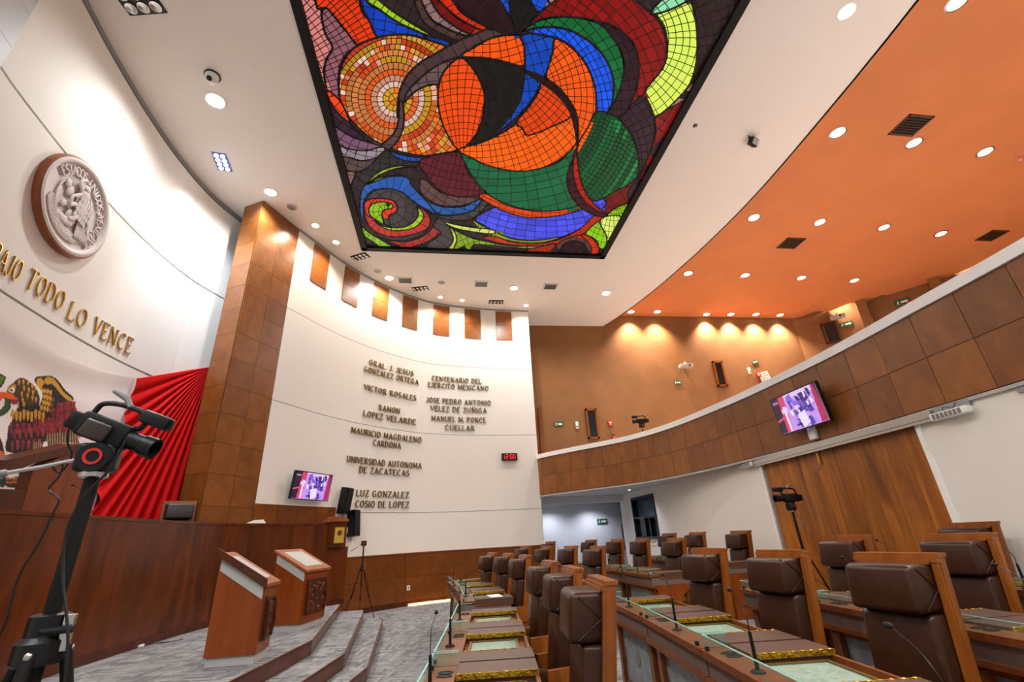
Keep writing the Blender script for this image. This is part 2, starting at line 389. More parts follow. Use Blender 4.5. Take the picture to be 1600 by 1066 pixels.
# wall of names -----------------------------------------------------
LN = NW.L[-1]
m = MB(); strip(m, NW, 0, LN, 0, HC, -.3, 0); wn = struct(m.build('wall_names', 'groove_white'))
rs = NW.hit(521, 820)[0]
rows = [(1.34, 2.46, rs), (2.46, 4.90, 0), (4.90, 7.36, 0), (7.36, 9.8, 0)]
for z0, z1, s0 in rows: strip(MB(), NW, s0+.003, LN-.003, z0+.008, z1-.008, 0, .022).build('wall_panel', 'plaster', wn)
m = MB(); strip(m, NW, 0, LN, HC-.05, HC-.0, .02, .05); m.build('ceiling_bead', 'trim_grey', wn)
ss = arange(0, rs, MOD)
panel_grid(NW, ss, [1.36, 1.97, 2.58], .022, .022, 'wood_wainscot', wn)
panel_grid(NW, arange(0, LN, 1.22), [.12, .73, 1.34], .0, .03, 'wood_wainscot', wn, .003)
m = MB(); strip(m, NW, rs, LN, 1.34, 1.365, .0, .045); m.build('wainscot_cap', 'wood_rim', wn)
m = MB(); strip(m, NW, 0, LN, 0, .12, 0, .035); m.build('base_board', 'wood_dark', wn)
for (ax, ay), (bx, by) in (((447, 248), (523, 295)), ((598, 350), (668, 388)), ((740, 437), (810, 468)), ((882, 500), (950, 525)), ((1030, 548), (1103, 562)), ((1180, 573), (1255, 580)), ((1333, 582), (1405, 586))):
    k = 1600/510; s0 = NW.hit(350+ax/k, 300+ay/k, .04)[0]; s1 = NW.hit(350+bx/k, 300+by/k, .04)[0]
    c = (s0+s1)/2; hw = .31
    for z0, z1 in ((8.5, 9.12), (9.12, 9.72)):
        strip(MB(), NW, c-hw, c+hw, z0+.004, z1-.004, .022, .045).build('wood_square', 'wood_panel', wn)
# glow strip in the floor recess at the foot of the wall
a = NW.hit(637, 945)[0]; m = MB(); strip(m, NW, a, a+2.2, .0, .05, .04, .09); m.build('light_strip', 'led_strip', wn)
# wood pillar ---------------------------------------------------------
m = MB(); strip(m, PL1, 0, PL1.L[-1], 0, HC, -.12, -.004, 5); strip(m, PL2, 0, PL2.L[-1], 0, HC, -.12, -.004, 5); wp = struct(m.build('wall_pillar', 'groove'))
zs = [HC-MOD*k for k in range(16, -1, -1)]
panel_grid(PL1, [0, PL1.L[-1]], zs, 0, .02, 'wood_panel', wp, .003, step=5)
panel_grid(PL2, [0, PL2.L[-1]/2, PL2.L[-1]], zs, 0, .02, 'wood_panel', wp, .003, step=5)
# apse wall behind the dais --------------------------------------------
LA = AP.L[-1]
m = MB(); strip(m, AP, 0, LA, 0, HC, -.2, 0); wa = struct(m.build('wall_dais', 'groove_white'))
for z0, z1 in ((0, 2.49), (2.49, 4.93), (4.93, 7.37), (7.37, 9.68)): strip(MB(), AP, 0, LA, z0+.02, z1-.02, 0, .025).build('wall_panel', 'plaster', wa)
m = MB(); strip(m, AP, 0, LA, 9.69, HC, 0, .035); struct(m.build('shadow_gap_strip', 'trim_grey'))  # grey strip painted in place of the shadow gap under the ceiling
m = MB(); strip(m, LW, 0, LW.L[-1], 0, HC, -.2, 0, 20); wl = struct(m.build('wall_left', 'plaster'))
NP = Path([(-5.0, 3.2), (-5.25, 4.42)], smooth=False)
m = MB(); strip(m, NP, 0, NP.L[-1], 0, HC, -.5, 0, 5); wq = struct(m.build('wall_pilaster', 'groove'))
panel_grid(NP, [0, NP.L[-1]/2, NP.L[-1]], zs, 0, .02, 'grey_band', wq, .003, step=5)  # pale grey is white glare on the wood panels, put into their colour
# balcony ---------------------------------------------------------------
LB = BP.L[-1]
m = MB(); strip(m, BP, 0, LB, 2.86, 4.06, -.18, 0); wb = struct(m.build('wall_balcony', 'groove'))
sb = [0, .3]
while sb[-1]+.62 < LB: sb.append(sb[-1]+.622)
sb.append(LB)
panel_grid(BP, sb, [2.87, 3.465, 4.055], 0, .018, 'wood_panel', wb, .004)
m = MB(); strip(m, BP, 0, LB, 4.06, 4.2, -.2, .05); struct(m.build('trim_3', 'white_paint'))
m = MB(); strip(m, BP, 0, LB, 4.2, 4.225, -.2, -.02); struct(m.build('trim_4', 'wood_rim'))
m = MB(); strip(m, BP, .0, LB, 2.82, 2.86, -.1, .03); struct(m.build('trim_5', 'grey_band'))
poly = [tuple(BP.at(t, -.02)[0]) for t in np.linspace(0, LB, 60)]+[(23, -5), (23, 17.16), (3.1, 17.16)]
m = MB(); m.prism(poly, 2.862, 3.0, 'z'); struct(m.build('ceiling', 'cool_white'))
# lower right wall with the sliding wooden door
s_d0 = WR.hit(1188, 718)[0]; s_d1 = WR.hit(1427, 655)[0]; LR = WR.L[-1]
s_w0 = WR.hit(989, 800)[0]; s_w1 = WR.hit(1025, 800)[0]; zw0, zw1 = 1.37, 2.66
m = MB()
for a, b, z0, z1 in ((0, s_w0, 0, 2.86), (s_w1, s_d0, 0, 2.86), (s_w0, s_w1, 0, zw0), (s_w0, s_w1, zw1, 2.86), (s_d0, s_d1, 2.76, 2.86), (s_d1, LR, 0, 2.86)):
    strip(m, WR, a, b, z0, z1, -.2, 0)
struct(m.build('wall_right', 'plaster'))
m = MB()
strip(m, WR, s_d0-.07, s_d0, 0, 2.8, -.05, .03); strip(m, WR, s_d1, s_d1+.07, 0, 2.8, -.05, .03); struct(m.build('trim_6', 'white_paint'))
dr = bpy.data.objects.new('door_1', None); C.objects.link(dr); struct(dr); dr['label'] = 'wide sliding wooden plank door with two leaves'
mid = (s_d0+s_d1)/2-.1
x = s_d0+.01; k = 0
while x < s_d1-.03:
    wd = random.choice((.14, .19, .24, .2)); x1 = min(x+wd, s_d1-.01)
    if x < mid < x1: x1 = mid
    if x1-x > .02: strip(MB(), WR, x+.001, x1-.001, .02, 2.72, -.09, -.05+random.uniform(-.001, .001)).build('plank', 'wood_plank', dr)
    x = x1+(.006 if x1 == mid else 0); k += 1
m = MB(); strip(m, WR, s_d0, s_d1, 0, 2.76, -.13, -.092); m.build('backing', 'groove', dr)
m = MB(); strip(m, WR, s_d0-.1, s_d1+.35, 2.74, 2.83, .03, .1); strip(m, WR, s_d0-.1, s_d1+.35, 2.70, 2.74, .05, .08); m.build('door_track', 'steel', dr)
m = MB(); strip(m, WR, mid-.14, mid-.09, 2.5, 2.72, -.05, -.02); m.build('door_latch', 'brass', dr)
m = MB(); strip(m, WR, mid-.42, mid-.16, 2.4, 2.7, -.05, -.045); m.build('repair_patch', 'wood_rim', dr, label='paler rectangular patch near the top')
# window
wi = bpy.data.objects.new('window_1', None); C.objects.link(wi); struct(wi); wi['label'] = 'black framed sliding window under the balcony'
fr = MB(); tk = .07; zm = 1.98
for a, b, z0, z1 in ((s_w0, s_w1, zw0, zw0+tk), (s_w0, s_w1, zw1-tk, zw1), (s_w0, s_w0+tk, zw0, zw1), (s_w1-tk, s_w1, zw0, zw1), (s_w0, s_w1, zm, zm+.05),
                     ((s_w0+s_w1)/2-.05, (s_w0+s_w1)/2+.02, zw0, zm), ((s_w0+s_w1)/2+.35, (s_w0+s_w1)/2+.42, zw0, zm)): strip(fr, WR, a, b, z0, z1, -.12, .03)
fr.build('frame', 'black', wi)
for a, b, z0, z1 in ((s_w0, s_w1, zm, zw1), (s_w0, (s_w0+s_w1)/2, zw0, zm), ((s_w0+s_w1)/2, s_w1, zw0, zm)):
    p_ = MB(); strip(p_, WR, a+.05, b-.05, z0+.03, z1-.03, -.08, -.07); p_.build('pane', 'window_glass', wi)
m = MB(); m.box(6.75, 6.8, 13.5, 16.6, 1.0, 2.86); struct(m.build('wall_booth', 'cool_white'))
# alcove under the balcony
m = MB(); m.box(2.0, 7.0, 19.0, 19.15, 0, 2.9); m.box(2.6, 2.75, 15.9, 19.0, 0, 2.9); struct(m.build('wall_alcove', 'cool_white'))
m = MB(); m.box(2.6, 6.4, 16.7, 16.95, 2.62, 2.862); struct(m.build('trim_7', 'cool_white'))
m = MB(); m.box(2.6, 7.2, 16.95, 19.1, 2.78, 2.86); struct(m.build('ceiling', 'cool_white'))
d2 = Path([(6.98, 18.98), (6.34, 17.02)], smooth=False)
m = MB(); strip(m, d2, 0, 2.06, 0, 2.78, -.1, 0, 5); dg = struct(m.build('door_2', 'dark_glass')); dg['label'] = 'dark glass door at the end of the alcove'
m = MB(); strip(m, d2, 0, .9, 1.0, 1.9, 0, .02, 5); m.build('door_rail', 'wood_dark', dg)
# carved wooden gallery door seen past the wall of names
gd = bpy.data.objects.new('door_3', None); C.objects.link(gd); struct(gd); gd['label'] = 'carved wooden gallery door beside the wall of names'
p0 = Py(829, 640, 17.16); p1 = Py(848, 712, 17.16)
m = MB(); m.box(2.6, p1[0], 17.08, 17.16, 3.0, p0[2]); m.build('leaf', 'wood_rim', gd)
m = MB(); m.box(p1[0]-.08, p1[0]+.04, 17.02, 17.1, 3.0, p0[2]+.05); m.box(2.7, p1[0]-.15, 17.05, 17.08, 4.0, p0[2]-.25); m.build('moulding', 'wood_chair', gd)
# ---------------------------------------------------------------- dais desk (long curved counter)
CP = Path([(-4.25, 1.2), (-4.28, 3.0), (-4.27, 5), (-4.2, 6.9), (-4.1, 8.5), (-3.9, 9.6), (-3.44, 10.4), (-2.89, 11.0), (-2.16, 11.72)])
dd = thing('dais_desk', 'long curved dark wood dais desk with plain veneer front', 'desk', (0, 0, 0))
ZD = .495; ZT = 2.1; s_b0 = CP.L[-1]-.52; s_b1 = CP.L[-1]-.14
m = MB(); strip(m, CP, 0, s_b0, ZD, ZT, -.06, 0, .2); m.build('front_panel', 'wood_dais', dd)
m = MB(); strip(m, CP, s_b0, CP.L[-1], ZD, 1.62, -.06, .0, .2); m.build('end_panel', 'wood_dais', dd)
m = MB(); strip(m, CP, 0, s_b0, ZT-.02, ZT+.02, -.55, .01, .2); m.build('desk_top', 'wood_dais', dd)
m = MB(); strip(m, CP, 0, CP.L[-1], ZD, ZD+.1, 0, .02, .2); m.build('plinth', 'wood_dark', dd)
m = MB(); strip(m, CP, s_b0, s_b1, 1.62, ZT+.04, -.2, .1, .2); m.build('end_box', 'wood_dais', dd)
m = MB(); strip(m, CP, s_b0-.02, s_b1+.02, ZT+.04, ZT+.09, -.22, .13, .2); strip(m, CP, s_b0+.02, s_b1-.04, ZT+.09, ZT+.15, -.15, .08, .2); m.build('end_box_cap', 'wood_rim', dd)
m = MB(); m.prism([tuple(CP.at(t, -.12)[0]) for t in np.linspace(0, CP.L[-1]-.3, 24)]+[(-3.0, 12.7), (-3.9, 11.4), (-4.7, 10.4), (-6, 10.4), (-6, 1.2)], ZD, 1.15, 'z'); struct(m.build('floor', 'carpet'))
t_, d_ = CP.at((s_b0+s_b1)/2, .105)
pq = thing('award_plaque', 'gold framed plaque on the end box of the dais desk', 'plaque', (t_[0], t_[1], 1.86), math.atan2(d_[1], d_[0]))
m = MB(); m.box(-.13, .13, -.02, 0, -.17, .17); m.build('plate', 'brass', pq)
m = MB(); m.box(-.115, .115, -.024, -.019, -.155, .155); m.build('face', 'gold_plate', pq)
m = MB(); m.lathe([(.06, 0), (.055, .006), (.0, .008)], 20, Matrix.Translation((0, -.024, .05)) @ Matrix.Rotation(PI/2, 4, 'X')); m.build('crest', 'dark_brass', pq, True)

# ---------------------------------------------------------------- stained glass skylight
ZG = HC+.06
GF = {'1': (440, 0, 5.923), '2': (640, 0, 5.923), '3': (840, 0, 4.706), '4': (500, 150, 6.154), '5': (700, 120, 4.2105), '6': (530, 250, 6.661), '7': (720, 270, 5.333), '8': (440, 0, 2.162)}
def gp(fr, pts): ox, oy, k = GF[fr]; return [(ox+x/k, oy+y/k) for x, y in pts]
BLK = (26, 22, 22); WINE = (40, 14, 24); ORG = (250, 84, 10); ORD = (222, 56, 8); RED = (196, 30, 12); DRED = (110, 8, 8); BLU = (14, 74, 196); VIO = (70, 78, 222)
GRN = (10, 96, 50); DGRN = (8, 84, 48); LIM = (156, 196, 28); YEL = (222, 244, 96); MAU = (88, 60, 60); MAUL = (132, 100, 100); WIN2 = (92, 26, 38)
SH = []
def S(fr, pts, col, jit=.12, grid=None, n=5, kind=None):
    SH.append(dict(p=smoothpoly(gp(fr, pts), n) if n > 1 else np.array(gp(fr, pts), float), c=srgb(col), j=jit, g=grid, k=kind))
# grid: (centre px x, y, ring spacing px, radial spacing px at typical radius) polar family
big = [(-2000, -3000), (4000, -3000), (4000, 3000), (-2000, 3000)]
SH.append(dict(p=np.array(big, float), c=srgb((44, 30, 34)), j=.25, g=(900, -500, 17, 17), k=None))
S('1', [(165, 0), (310, 0), (420, 75), (510, 180), (600, 290), (715, 415), (600, 500), (540, 620), (525, 760), (535, 915), (370, 815), (280, 430)], (206, 122, 116), .1, (300, 190, 13, 9), 4)
S('1', [(370, 110), (440, 75), (510, 180), (600, 290), (715, 415), (600, 500), (540, 620), (525, 760), (535, 915), (430, 850), (395, 700), (410, 560), (470, 440), (400, 300)], (142, 88, 98), .1, (300, 190, 13, 9), 4)
S('1', [(310, -900), (725, -900), (725, 0), (810, 190), (890, 350), (715, 415), (600, 290), (510, 180), (420, 75), (310, 0)], (224, 54, 10), .1, (300, 190, 18, 10), 4)
S('1', [(725, -300), (790, 0), (900, 85), (1100, 210), (1400, 350), (1500, 430), (1300, 370), (1100, 330), (900, 350), (810, 190), (725, 0)], (8, 60, 180), .15, (560, 300, 16, 20), 4)
S('2', [(130, 325), (250, 350), (380, 395), (340, 430), (200, 380)], (10, 60, 160), .1, None)
S('1', [(700, -200), (900, 0), (1100, 150), (1420, 350), (1100, 220), (900, 85), (780, 0)], LIM, .1, (800, -300, 400, 12), 4)
S('2', [(20, -100), (85, -100), (180, 150), (300, 240), (480, 320), (560, 330), (470, 380), (330, 330), (180, 250), (90, 140)], (74, 48, 46), .1, (900, -100, 300, 16))
S('2', [(70, -100), (150, -100), (260, 110), (400, 230), (580, 320), (480, 320), (300, 240), (180, 150)], (138, 106, 102), .1, (900, -100, 300, 16))
S('2', [(150, -100), (230, -100), (380, 110), (520, 210), (700, 280), (580, 320), (400, 230), (260, 110)], (112, 8, 8), .2, (900, -100, 300, 16))
S('2', [(220, -60), (340, -60), (480, 110), (600, 190), (740, 265), (690, 288), (520, 210), (380, 110)], (206, 40, 10), .1, (900, -100, 300, 16))
S('2', [(410, -400), (780, -400), (930, 160), (1015, 310), (850, 300), (700, 235), (560, 150), (450, 50)], (40, 14, 22), .25, (640, 160, 24, 14))
S('2', [(780, -100), (935, -200), (938, 150), (870, 60)], BLU, .15, (640, 160, 24, 14))
S('2', [(935, -200), (1130, -100), (1190, 110), (1100, 190), (1020, 320), (942, 170)], (22, 20, 18), .2, (780, 160, 20, 12))
S('2', [(1085, -100), (1285, -200), (1290, 50), (1190, 110), (1140, 50)], BLU, .12, (780, 160, 20, 12))
S('2', [(1280, -100), (1480, -200), (1430, 0), (1310, 50)], (170, 120, 120), .1, None)
# marble circle
mc = (1090, 930)
S('8', [(193, 290), (205, 215), (250, 158), (330, 125), (420, 117), (510, 140), (590, 180), (620, 300), (610, 440), (600, 500), (540, 518), (470, 525), (380, 505), (300, 465), (230, 400), (200, 345)], (206, 88, 30), .5, (617, 155, 9.5, 8), 6, 'marble')
# mauve sweep through the circle
S('2', [(1020, 315), (850, 300), (740, 265), (580, 325), (400, 400), (250, 490), (110, 570), (0, 670), (-60, 760), (-100, 880), (-115, 1066), (-90, 1066), (-60, 960), (60, 840), (200, 780), (270, 780), (340, 650), (460, 530), (600, 430), (740, 360), (880, 320)], (74, 50, 54), .1, (900, 400, 400, 22), 3)
S('2', [(460, 530), (340, 650), (270, 780), (200, 780), (60, 840), (-50, 940), (-20, 850), (60, 760), (200, 640), (330, 570)], (102, 78, 78), .1, (700, 300, 16, 16), 3)
S('8', [(397, 345), (396, 395), (380, 450), (330, 498), (362, 505), (400, 462), (414, 400), (407, 345)], (84, 62, 62), .1, (340, 200, 400, 14), 4)
# lower left mauve and purple pieces
S('4', [(60, 90), (190, 50), (280, 250), (420, 400), (580, 488), (550, 470), (350, 410), (200, 330), (100, 265)], (50, 28, 44), .2, (640, 60, 13, 16), 4)
S('4', [(60, -60), (180, 30), (230, 110), (285, 250), (200, 190), (110, 80)], (236, 66, 14), .08, (640, 60, 13, 16), 4)
S('4', [(100, 262), (200, 330), (350, 410), (550, 470), (580, 490), (450, 525), (280, 510), (160, 460)], (118, 80, 104), .1, (600, 120, 13, 14), 4)
S('4', [(160, 462), (280, 510), (450, 525), (580, 490), (640, 515), (560, 590), (400, 622), (200, 575)], (146, 130, 138), .12, (600, 120, 9, 14), 4)
S('4', [(200, 580), (400, 625), (540, 600), (450, 700), (350, 740), (225, 690)], (86, 66, 62), .1, (600, 120, 12, 14), 4)
S('4', [(240, 745), (340, 740), (300, 860), (290, 950), (270, 950)], (130, 92, 88), .1, (900, 300, 300, 14), 3)
S('4', [(340, 740), (450, 700), (630, 520), (720, 570), (940, 630), (930, 680), (780, 690), (600, 740), (455, 850)], (46, 44, 44), .15, (610, 150, 12, 12), 3)
S('4', [(655, 530), (800, 570), (950, 590), (1150, 580), (1310, 530), (1150, 612), (950, 632), (780, 612)], (18, 78, 180), .1, (640, 60, 400, 14), 4)
# wine quilt and green crescent
S('8', [(470, 540), (600, 515), (630, 585), (690, 655), (600, 668), (530, 640), (487, 590)], WIN2, .12, (760, 60, 12, 9), 4)
S('8', [(600, 505), (650, 532), (720, 560), (790, 578), (860, 570), (940, 545), (998, 480), (985, 560), (985, 640), (1010, 690), (970, 708), (930, 712), (850, 710), (760, 690), (690, 650), (640, 590)], (20, 96, 58), .14, (790, 60, 13, 20), 5)
S('6', [(840, 200), (905, 215), (1000, 300), (1100, 350), (1250, 385), (1450, 375), (1480, 395), (1300, 470), (1100, 480), (950, 430), (850, 340)], (94, 66, 64), .1, (760, 180, 10, 16), 4)
S('6', [(850, 365), (950, 445), (1100, 490), (1300, 482), (1480, 400), (1400, 520), (1250, 565), (1050, 570), (930, 520), (860, 460)], (32, 84, 150), .16, (760, 180, 10, 16), 4)
S('6', [(900, 530), (1050, 580), (1250, 570), (1400, 520), (1500, 420), (1560, 440), (1400, 600), (1230, 632), (1060, 605)], (66, 60, 56), .15, (760, 180, 10, 14), 4)
S('7', [(150, 195), (205, 170), (300, 225), (430, 285), (600, 315), (780, 315), (940, 285), (1060, 235), (1200, 200), (1100, 260), (1010, 300), (850, 350), (650, 375), (500, 365), (330, 310), (210, 240)], (214, 66, 18), .1, (850, 130, 7, 14), 4)
S('7', [(120, 380), (280, 290), (330, 310), (500, 365), (650, 375), (850, 350), (1010, 300), (1200, 200), (1215, 260), (1130, 350), (1000, 460), (850, 530), (650, 560), (450, 550), (300, 495), (180, 430)], VIO, .2, (850, 130, 9, 15), 4)
S('7', [(90, 390), (180, 440), (300, 500), (450, 555), (650, 562), (850, 530), (700, 578), (500, 582), (300, 538), (160, 470)], (128, 150, 30), .1, (850, 130, 300, 18), 4)
S('7', [(180, 545), (280, 528), (400, 570), (550, 588), (720, 580), (860, 540), (1000, 460), (1125, 350), (1210, 352), (1130, 420), (1040, 495), (900, 560), (760, 600), (600, 612), (400, 600)], (174, 40, 14), .15, (850, 130, 300, 16), 4)
S('7', [(1205, 200), (1450, 60), (1520, 20), (1400, 150), (1430, 230), (1290, 290), (1210, 350), (1130, 350), (1215, 260)], (112, 8, 8), .15, (850, 130, 14, 16), 4)
S('7', [(1390, 180), (1440, 90), (1560, -20), (1430, 240)], (40, 14, 20), .1, None)
S('7', [(1205, 360), (1300, 290), (1430, 250), (1340, 410), (1200, 715), (1140, 715), (1150, 600), (1100, 540), (1040, 495)], (138, 196, 22), .1, (960, 300, 9, 8), 3)
S('7', [(1205, 365), (1345, 378), (1240, 595), (1218, 605), (1212, 520), (1160, 420)], (218, 236, 110), .08, (960, 300, 9, 8), 3)
S('7', [(0, 445), (150, 462), (260, 515), (100, 490), (0, 475)], (198, 208, 96), .08, (850, 130, 300, 14), 3)
S('7', [(-60, 480), (60, 530), (250, 582), (450, 612), (690, 605), (600, 632), (400, 618), (250, 602), (110, 592), (70, 665), (-60, 660)], (132, 152, 34), .1, (850, 130, 8, 14), 3)
S('7', [(480, 690), (560, 640), (690, 610), (790, 590), (740, 700)], (160, 46, 22), .1, (850, 130, 14, 14), 3)
S('7', [(750, 700), (800, 600), (900, 540), (1000, 520), (1060, 570), (1090, 640), (1075, 715)], (92, 58, 58), .1, (897, 410, 10, 12), 4)
S('7', [(1000, 515), (1080, 535), (1150, 620), (1130, 715), (1070, 715), (1090, 640), (1060, 580)], (200, 44, 18), .08, (897, 410, 300, 12), 4)
S('7', [(830, 650), (850, 600), (900, 570), (960, 565), (1020, 585), (1050, 630), (1040, 680), (960, 700), (850, 690)], (40, 18, 24), .2, (850, 330, 9, 9), 4)
# lower left snake roundel
S('6', [(240, 650), (215, 480), (240, 300), (350, 220), (550, 170), (700, 180), (760, 270), (860, 380), (940, 470), (1000, 560), (850, 480), (760, 420), (650, 340), (500, 300), (350, 320), (262, 420), (255, 560)], (36, 88, 168), .12, (609, 325, 300, 14), 4)
S('6', [(258, 470), (300, 370), (400, 310), (530, 300), (660, 340), (760, 430), (860, 500), (950, 600), (920, 720), (790, 810), (620, 840), (450, 810), (330, 710), (262, 600)], (62, 56, 58), .15, (609, 325, 13, 13), 4)
S('6', [(262, 560), (262, 450), (330, 560), (420, 670), (560, 735), (700, 720), (800, 640), (830, 560), (800, 480), (880, 520), (945, 600), (930, 700), (800, 765), (600, 800), (450, 780), (320, 700)], (180, 44, 36), .12, (609, 325, 400, 12), 4)
S('6', [(300, 520), (360, 620), (440, 680), (560, 705), (700, 690), (790, 630), (825, 560), (810, 490), (870, 550), (870, 620), (780, 705), (620, 735), (500, 720), (380, 650)], LIM, .08, (609, 325, 400, 10), 4)
S('6', [(262, 450), (330, 405), (420, 400), (540, 415), (600, 480), (590, 540), (520, 580), (530, 685), (465, 660), (440, 580), (330, 600), (270, 540)], (214, 54, 26), .1, (600, 330, 12, 14), 4)
S('6', [(308, 510), (350, 455), (450, 435), (550, 460), (550, 500), (470, 520), (445, 570), (462, 665), (380, 625), (320, 570)], (142, 184, 26), .08, (600, 330, 9, 9), 4)
S('6', [(490, 460), (505, 455), (520, 465), (508, 478)], (120, 60, 20), 0, None, 3)
S('6', [(520, 840), (700, 850), (880, 790), (980, 690), (1020, 600), (1085, 670), (1050, 760), (900, 860), (700, 912), (600, 885)], (158, 44, 40), .15, (609, 325, 12, 14), 4)
S('6', [(980, 690), (1040, 610), (1150, 700), (1200, 800), (1180, 880), (1110, 940), (900, 900), (1060, 770)], (70, 62, 60), .12, (609, 325, 300, 14), 3)
S('6', [(1150, 700), (1220, 740), (1400, 820), (1600, 860), (1600, 890), (1400, 880), (1350, 960), (1110, 945), (1185, 870), (1200, 800)], (126, 158, 30), .1, (780, 500, 9, 9), 3)
S('6', [(1150, 700), (1195, 740), (1225, 820), (1200, 900), (1170, 950), (1110, 945), (1175, 870), (1185, 800)], (206, 216, 90), .06, (780, 500, 9, 300), 3)
S('6', [(1080, 640), (1200, 670), (1400, 705), (1600, 725), (1600, 770), (1350, 740), (1180, 700)], (206, 214, 96), .08, (850, 130, 300, 14), 3)
S('6', [(235, 690), (300, 750), (450, 840), (570, 920), (450, 915), (350, 850), (260, 785)], (136, 184, 44), .1, (640, 200, 12, 10), 3)
S('6', [(290, 245), (400, 130), (580, 66), (785, 66), (600, 88), (430, 152)], (158, 182, 40), .05, (640, 330, 400, 14), 3)
S('6', [(300, 250), (420, 185), (560, 158), (640, 165), (500, 178), (400, 215)], (158, 182, 40), .05, None, 3)
# orange tops, black sail and blue bands
S('8', [(605, 190), (650, 160), (720, 125), (810, 120), (820, 160), (818, 222), (740, 205), (680, 195)], (244, 84, 10), .08, (760, -100, 12, 14), 4)
S('8', [(605, 196), (700, 206), (820, 240), (815, 320), (790, 380), (740, 440), (670, 480), (603, 506), (645, 470), (675, 420), (686, 340), (677, 290), (645, 230)], (24, 23, 21), .25, (560, 160, 12, 20), 4)
S('8', [(812, 118), (920, 118), (915, 180), (895, 245), (850, 330), (800, 390), (720, 458), (700, 468), (750, 420), (800, 350), (820, 260), (820, 160)], (12, 68, 178), .15, (560, 160, 14, 18), 4)
S('8', [(602, 195), (645, 230), (677, 290), (686, 340), (672, 420), (645, 470), (600, 507), (558, 450), (533, 380), (529, 300), (550, 240)], (236, 74, 12), .1, (720, 300, 11, 10), 5)
S('8', [(893, 285), (940, 325), (975, 380), (992, 440), (992, 490), (930, 545), (860, 572), (790, 578), (700, 560), (640, 532), (598, 505), (680, 480), (760, 440), (820, 390), (860, 330)], (250, 96, 14), .1, (740, 60, 10, 10), 5)
S('5', [(625, 20), (700, 90), (770, 160), (815, 255), (700, 320), (530, 385), (490, 340), (450, 300), (530, 200), (590, 110)], (222, 66, 12), .1, (740, 60, 10, 10), 4)
S('8', [(925, 130), (980, 160), (1030, 220), (1060, 300), (1062, 370), (1035, 430), (1000, 480), (995, 400), (965, 340), (900, 270), (895, 245), (915, 180)], (244, 88, 14), .12, (790, 150, 10, 10), 5)
S('8', [(820, 238), (880, 258), (940, 300), (990, 370), (1002, 430), (1000, 505), (992, 440), (970, 370), (920, 310), (850, 262)], (40, 12, 20), .1, (790, 150, 300, 20), 4)
S('8', [(818, 106), (880, 92), (960, 98), (1040, 140), (1095, 200), (1120, 270), (1118, 340), (1095, 388), (1065, 375), (1060, 300), (1030, 220), (980, 160), (925, 128)], (16, 84, 226), .18, (780, 170, 9, 12), 5)
S('8', [(812, 105), (860, 72), (930, 57), (1020, 62), (1090, 92), (1140, 160), (1157, 230), (1142, 310), (1112, 388), (1097, 388), (1118, 340), (1120, 270), (1095, 200), (1040, 140), (960, 98), (880, 92)], (12, 104, 50), .15, (780, 170, 14, 14), 5)
S('8', [(812, 106), (850, 65), (900, 20), (980, -20), (1150, -20), (1230, 30), (1280, 80), (1302, 160), (1290, 230), (1240, 300), (1155, 385), (1190, 320), (1205, 240), (1190, 150), (1130, 95), (1090, 80), (1020, 62), (930, 57), (860, 72)], (136, 12, 10), .25, (790, 170, 14, 16), 5)
S('8', [(1085, 80), (1130, 95), (1190, 150), (1207, 240), (1192, 320), (1150, 392), (1105, 388), (1140, 310), (1157, 230), (1140, 160)], (46, 22, 34), .2, (780, 170, 12, 14), 5)
S('8', [(1395, 50), (1405, -60), (1560, -60), (1560, 60), (1430, 250), (1370, 330), (1300, 370), (1360, 310), (1395, 240), (1405, 150)], (36, 16, 16), .25, (900, 100, 16, 16), 3)
S('8', [(1440, 245), (1370, 330), (1270, 405), (1264, 392), (1360, 310), (1420, 240)], (150, 116, 114), .1, (900, 100, 300, 14), 3)
S('8', [(1265, 395), (1390, 330), (1340, 420), (1270, 560), (1205, 620), (1250, 500), (1264, 440)], (128, 12, 12), .2, (900, 100, 15, 20), 3)
S('8', [(1270, 42), (1370, 3), (1396, 50), (1405, 150), (1395, 240), (1360, 310), (1260, 394), (1220, 325), (1288, 230), (1303, 160), (1292, 90)], (218, 240, 92), .04, (960, 60, 12, 12), 4)
S('8', [(1248, 40), (1290, -5), (1330, -25), (1385, -10), (1330, 25), (1266, 47)], (142, 222, 170), .05, (960, 60, 14, 20), 4)
S('8', [(1148, 392), (1215, 325), (1250, 370), (1262, 430), (1250, 500), (1205, 592), (1207, 520), (1172, 448), (1112, 392)], (46, 22, 36), .2, (860, 260, 11, 12), 4)
S('8', [(1065, 378), (1120, 390), (1172, 440), (1200, 510), (1202, 595), (1130, 645), (1050, 678), (1003, 600), (998, 500), (1035, 430)], (12, 92, 46), .45, (640, 60, 7, 7), 5, 'mosaic')
S('5', [(845, 470), (812, 560), (783, 650), (790, 740), (850, 840), (960, 912), (1050, 915), (970, 850), (900, 760), (860, 640), (850, 560)], (56, 14, 22), .15, (760, 320, 300, 12), 4)
S('5', [(843, 480), (822, 600), (845, 730), (920, 840), (1050, 915), (970, 845), (905, 760), (866, 650)], (170, 20, 14), .1, (760, 320, 300, 12), 4)
# pieces beyond the frame's top edge
S('8', [(300, -60), (700, -80), (900, -300), (700, -600), (300, -500), (150, -250)], (190, 50, 14), .2, (640, -150, 14, 14), 4)
S('8', [(1000, -60), (1400, -80), (1700, -400), (1300, -700), (1000, -400)], (14, 74, 170), .2, (940, -150, 14, 14), 4)

